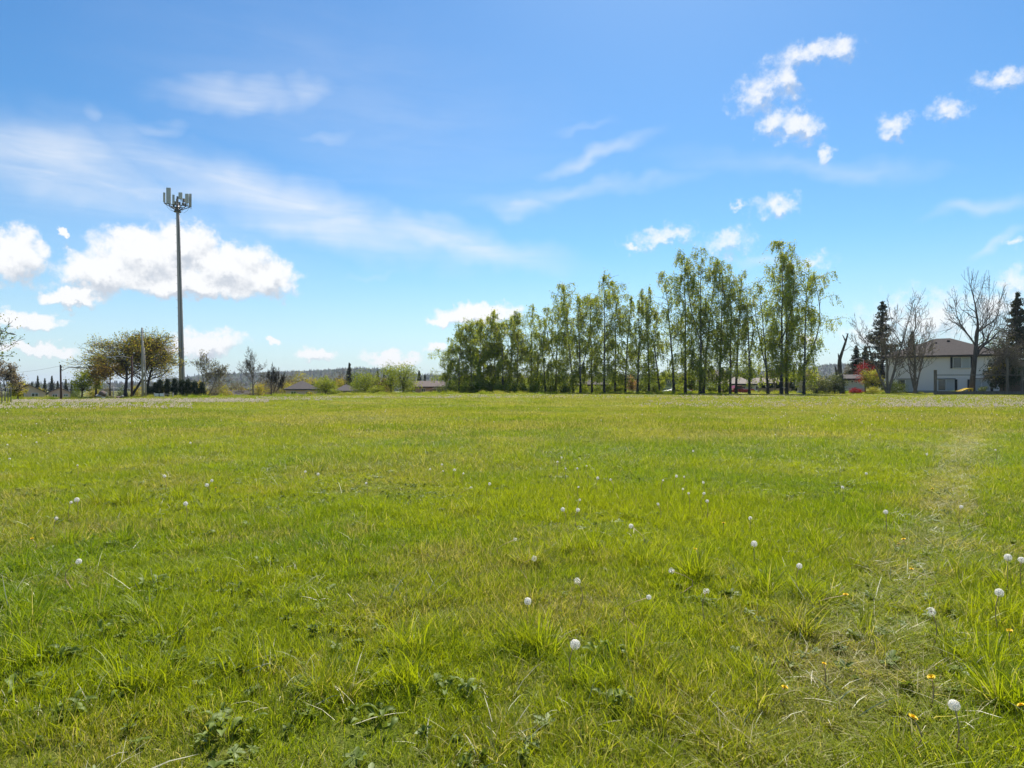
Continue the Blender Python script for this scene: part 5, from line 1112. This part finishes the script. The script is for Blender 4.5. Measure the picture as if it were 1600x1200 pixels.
# the countless ones at the far edge of the field
def far_dandelions():
    r = np.random.default_rng(33); pts = []
    def band(n, x0, x1, y0, y1, tip=.2):
        a = r.uniform(x0, x1, n); b = y0+(y1-y0)*r.random(n); Z = (EYE-tip)*F/(b-600)
        for _ in range(4): Z = np.minimum((EYE-tip-gz(PX(a, Z), Z))*F/(b-600), 99)
        x = PX(a, Z); return np.stack([x, Z, gz(x, Z)], 1)
    pts.append(band(1500, 20, 420, 623.5, 627)); pts.append(band(600, 130, 520, 621.5, 624.2)); pts.append(band(420, 400, 720, 618.5, 621)); pts.append(band(500, -30, 300, 626, 636))
    pts.append(band(520, 700, 1260, 616.2, 621)); pts.append(band(600, 1000, 1620, 619, 634)); pts.append(band(260, 1375, 1455, 621, 634)); pts.append(band(500, 1450, 1620, 618, 634))
    p = np.concatenate(pts); n = len(p); mb = MB(); z = np.linspace(-1, 1, 4); mb.tube([(0, 0, .19+a*.022) for a in z], [.010, .023, .023, .010], 6); 
    me = []
    for i in range(2):
        q = MB()
        for k in range(1+i*2): c = r.normal(0, .06, 2) if i else (0, 0); q.tube([(c[0], c[1], .17+r.normal(0, .02)+a*.022) for a in z], [.010, .023, .023, .010], 6)
        me.append(q.mesh('far_seed_head', FARFLUFF))
    s = r.uniform(.8, 1.2, n); scatter('dandelion_drift', p, np.stack([r.normal(0, .2, n), r.normal(0, .2, n), r.random(n)*6], 1), np.stack([s, s, s], 1), r.integers(0, 2, n), me, None, 'pale drift of countless dandelion clocks along the far edge of the field', 'dandelions')
far_dandelions()
# broad-leaved weed plants that can be told apart
wl = {(245,915):'pale broad-leaved weed in the turf, left of centre', (140,990):'cluster of broad weed leaves at the lower left', (35,1065):'broad weed leaves at the lower left edge', (95,1020):'broad-leaved weed at lower left between grass tufts', (260,1000):'grey-green weed low left, beside dry blades', (130,1095):'grey-green weed rosette near the lower left border', (335,1125):'weed rosette cut by the lower border, left', (320,838):'grey-green weed patch below the dandelions left of centre', (385,825):'weed with glossy leaves left of centre', (940,1010):'dark leafy weed clump right of the nearest dandelion clock', (960,1085):'weed clump at the lower middle', (590,1110):'leafy weed at the bottom, left of the middle', (415,880):'small glossy weed left of the middle', (75,815):'small weed near the left edge', (700,1060):'weed leaves among tall blades near the lower middle'}
wp = []
for i in range(4):
    r = np.random.default_rng(60+i); L, w = .12, .042; ts = np.array([0, .15, .35, .55, .75, .9, 1.0]); ww = np.array([.2, .45, .8, 1.0, .9, .5, .04])*w; z = .05*np.sin(ts*2.4)*r.uniform(.6, 1.3); fold = .25
    V = np.concatenate([np.stack([ts*L, s*ww/2*(1+.25*np.sin(ts*22+i)), z+abs(s)*ww*fold], 1) for s in (-1, 0, 1)]); Q = []
    for k in range(6): Q += [(k, k+1, k+8, k+7), (k+7, k+8, k+15, k+14)]
    wp.append(fastmesh('weed_leaf', V, Q, None, WM, {'tone': np.full(21, .15+.22*i)}, True))
for (a, b), l in wl.items():
    Z = (EYE-.03)*F/(b-600); x = PX(a, Z); t = thing('weed_plant', l, 'weed', (x, Z, gz1(x, Z)+.012), dr.random()*6, 'broad-leaved weeds in the turf')
    for i in range(int(dr.integers(9, 16))):
        o = obj('leaf', wp[int(dr.integers(0, 4))], t); s = dr.uniform(.4, .85); o.scale = (s, s, s); o.rotation_euler = (dr.normal(0, .3), -dr.uniform(.0, .5), i*2.4+dr.normal(0, .3)); o.location = (dr.normal(0, .05), dr.normal(0, .05), .015)

# ------------------------------------------------------------------ haze
def haze():
    me = MB().box((0, 3350, 36), (11000, 7700, 110)).mesh('haze', bpy.data.materials.new('haze_air')); m = me.materials[0]; m.use_nodes = True; T = NT(m.node_tree); m.node_tree.nodes.clear()
    o = T.n('ShaderNodeOutputMaterial'); v = T.n('ShaderNodeVolumePrincipled'); v.inputs['Color'].default_value = (.80, .88, 1.0, 1); v.inputs['Density'].default_value = HAZE; T.L.new(v.outputs[0], o.inputs['Volume'])
    kind(obj('haze', me), 'stuff')
HAZE = 0.00011
haze()
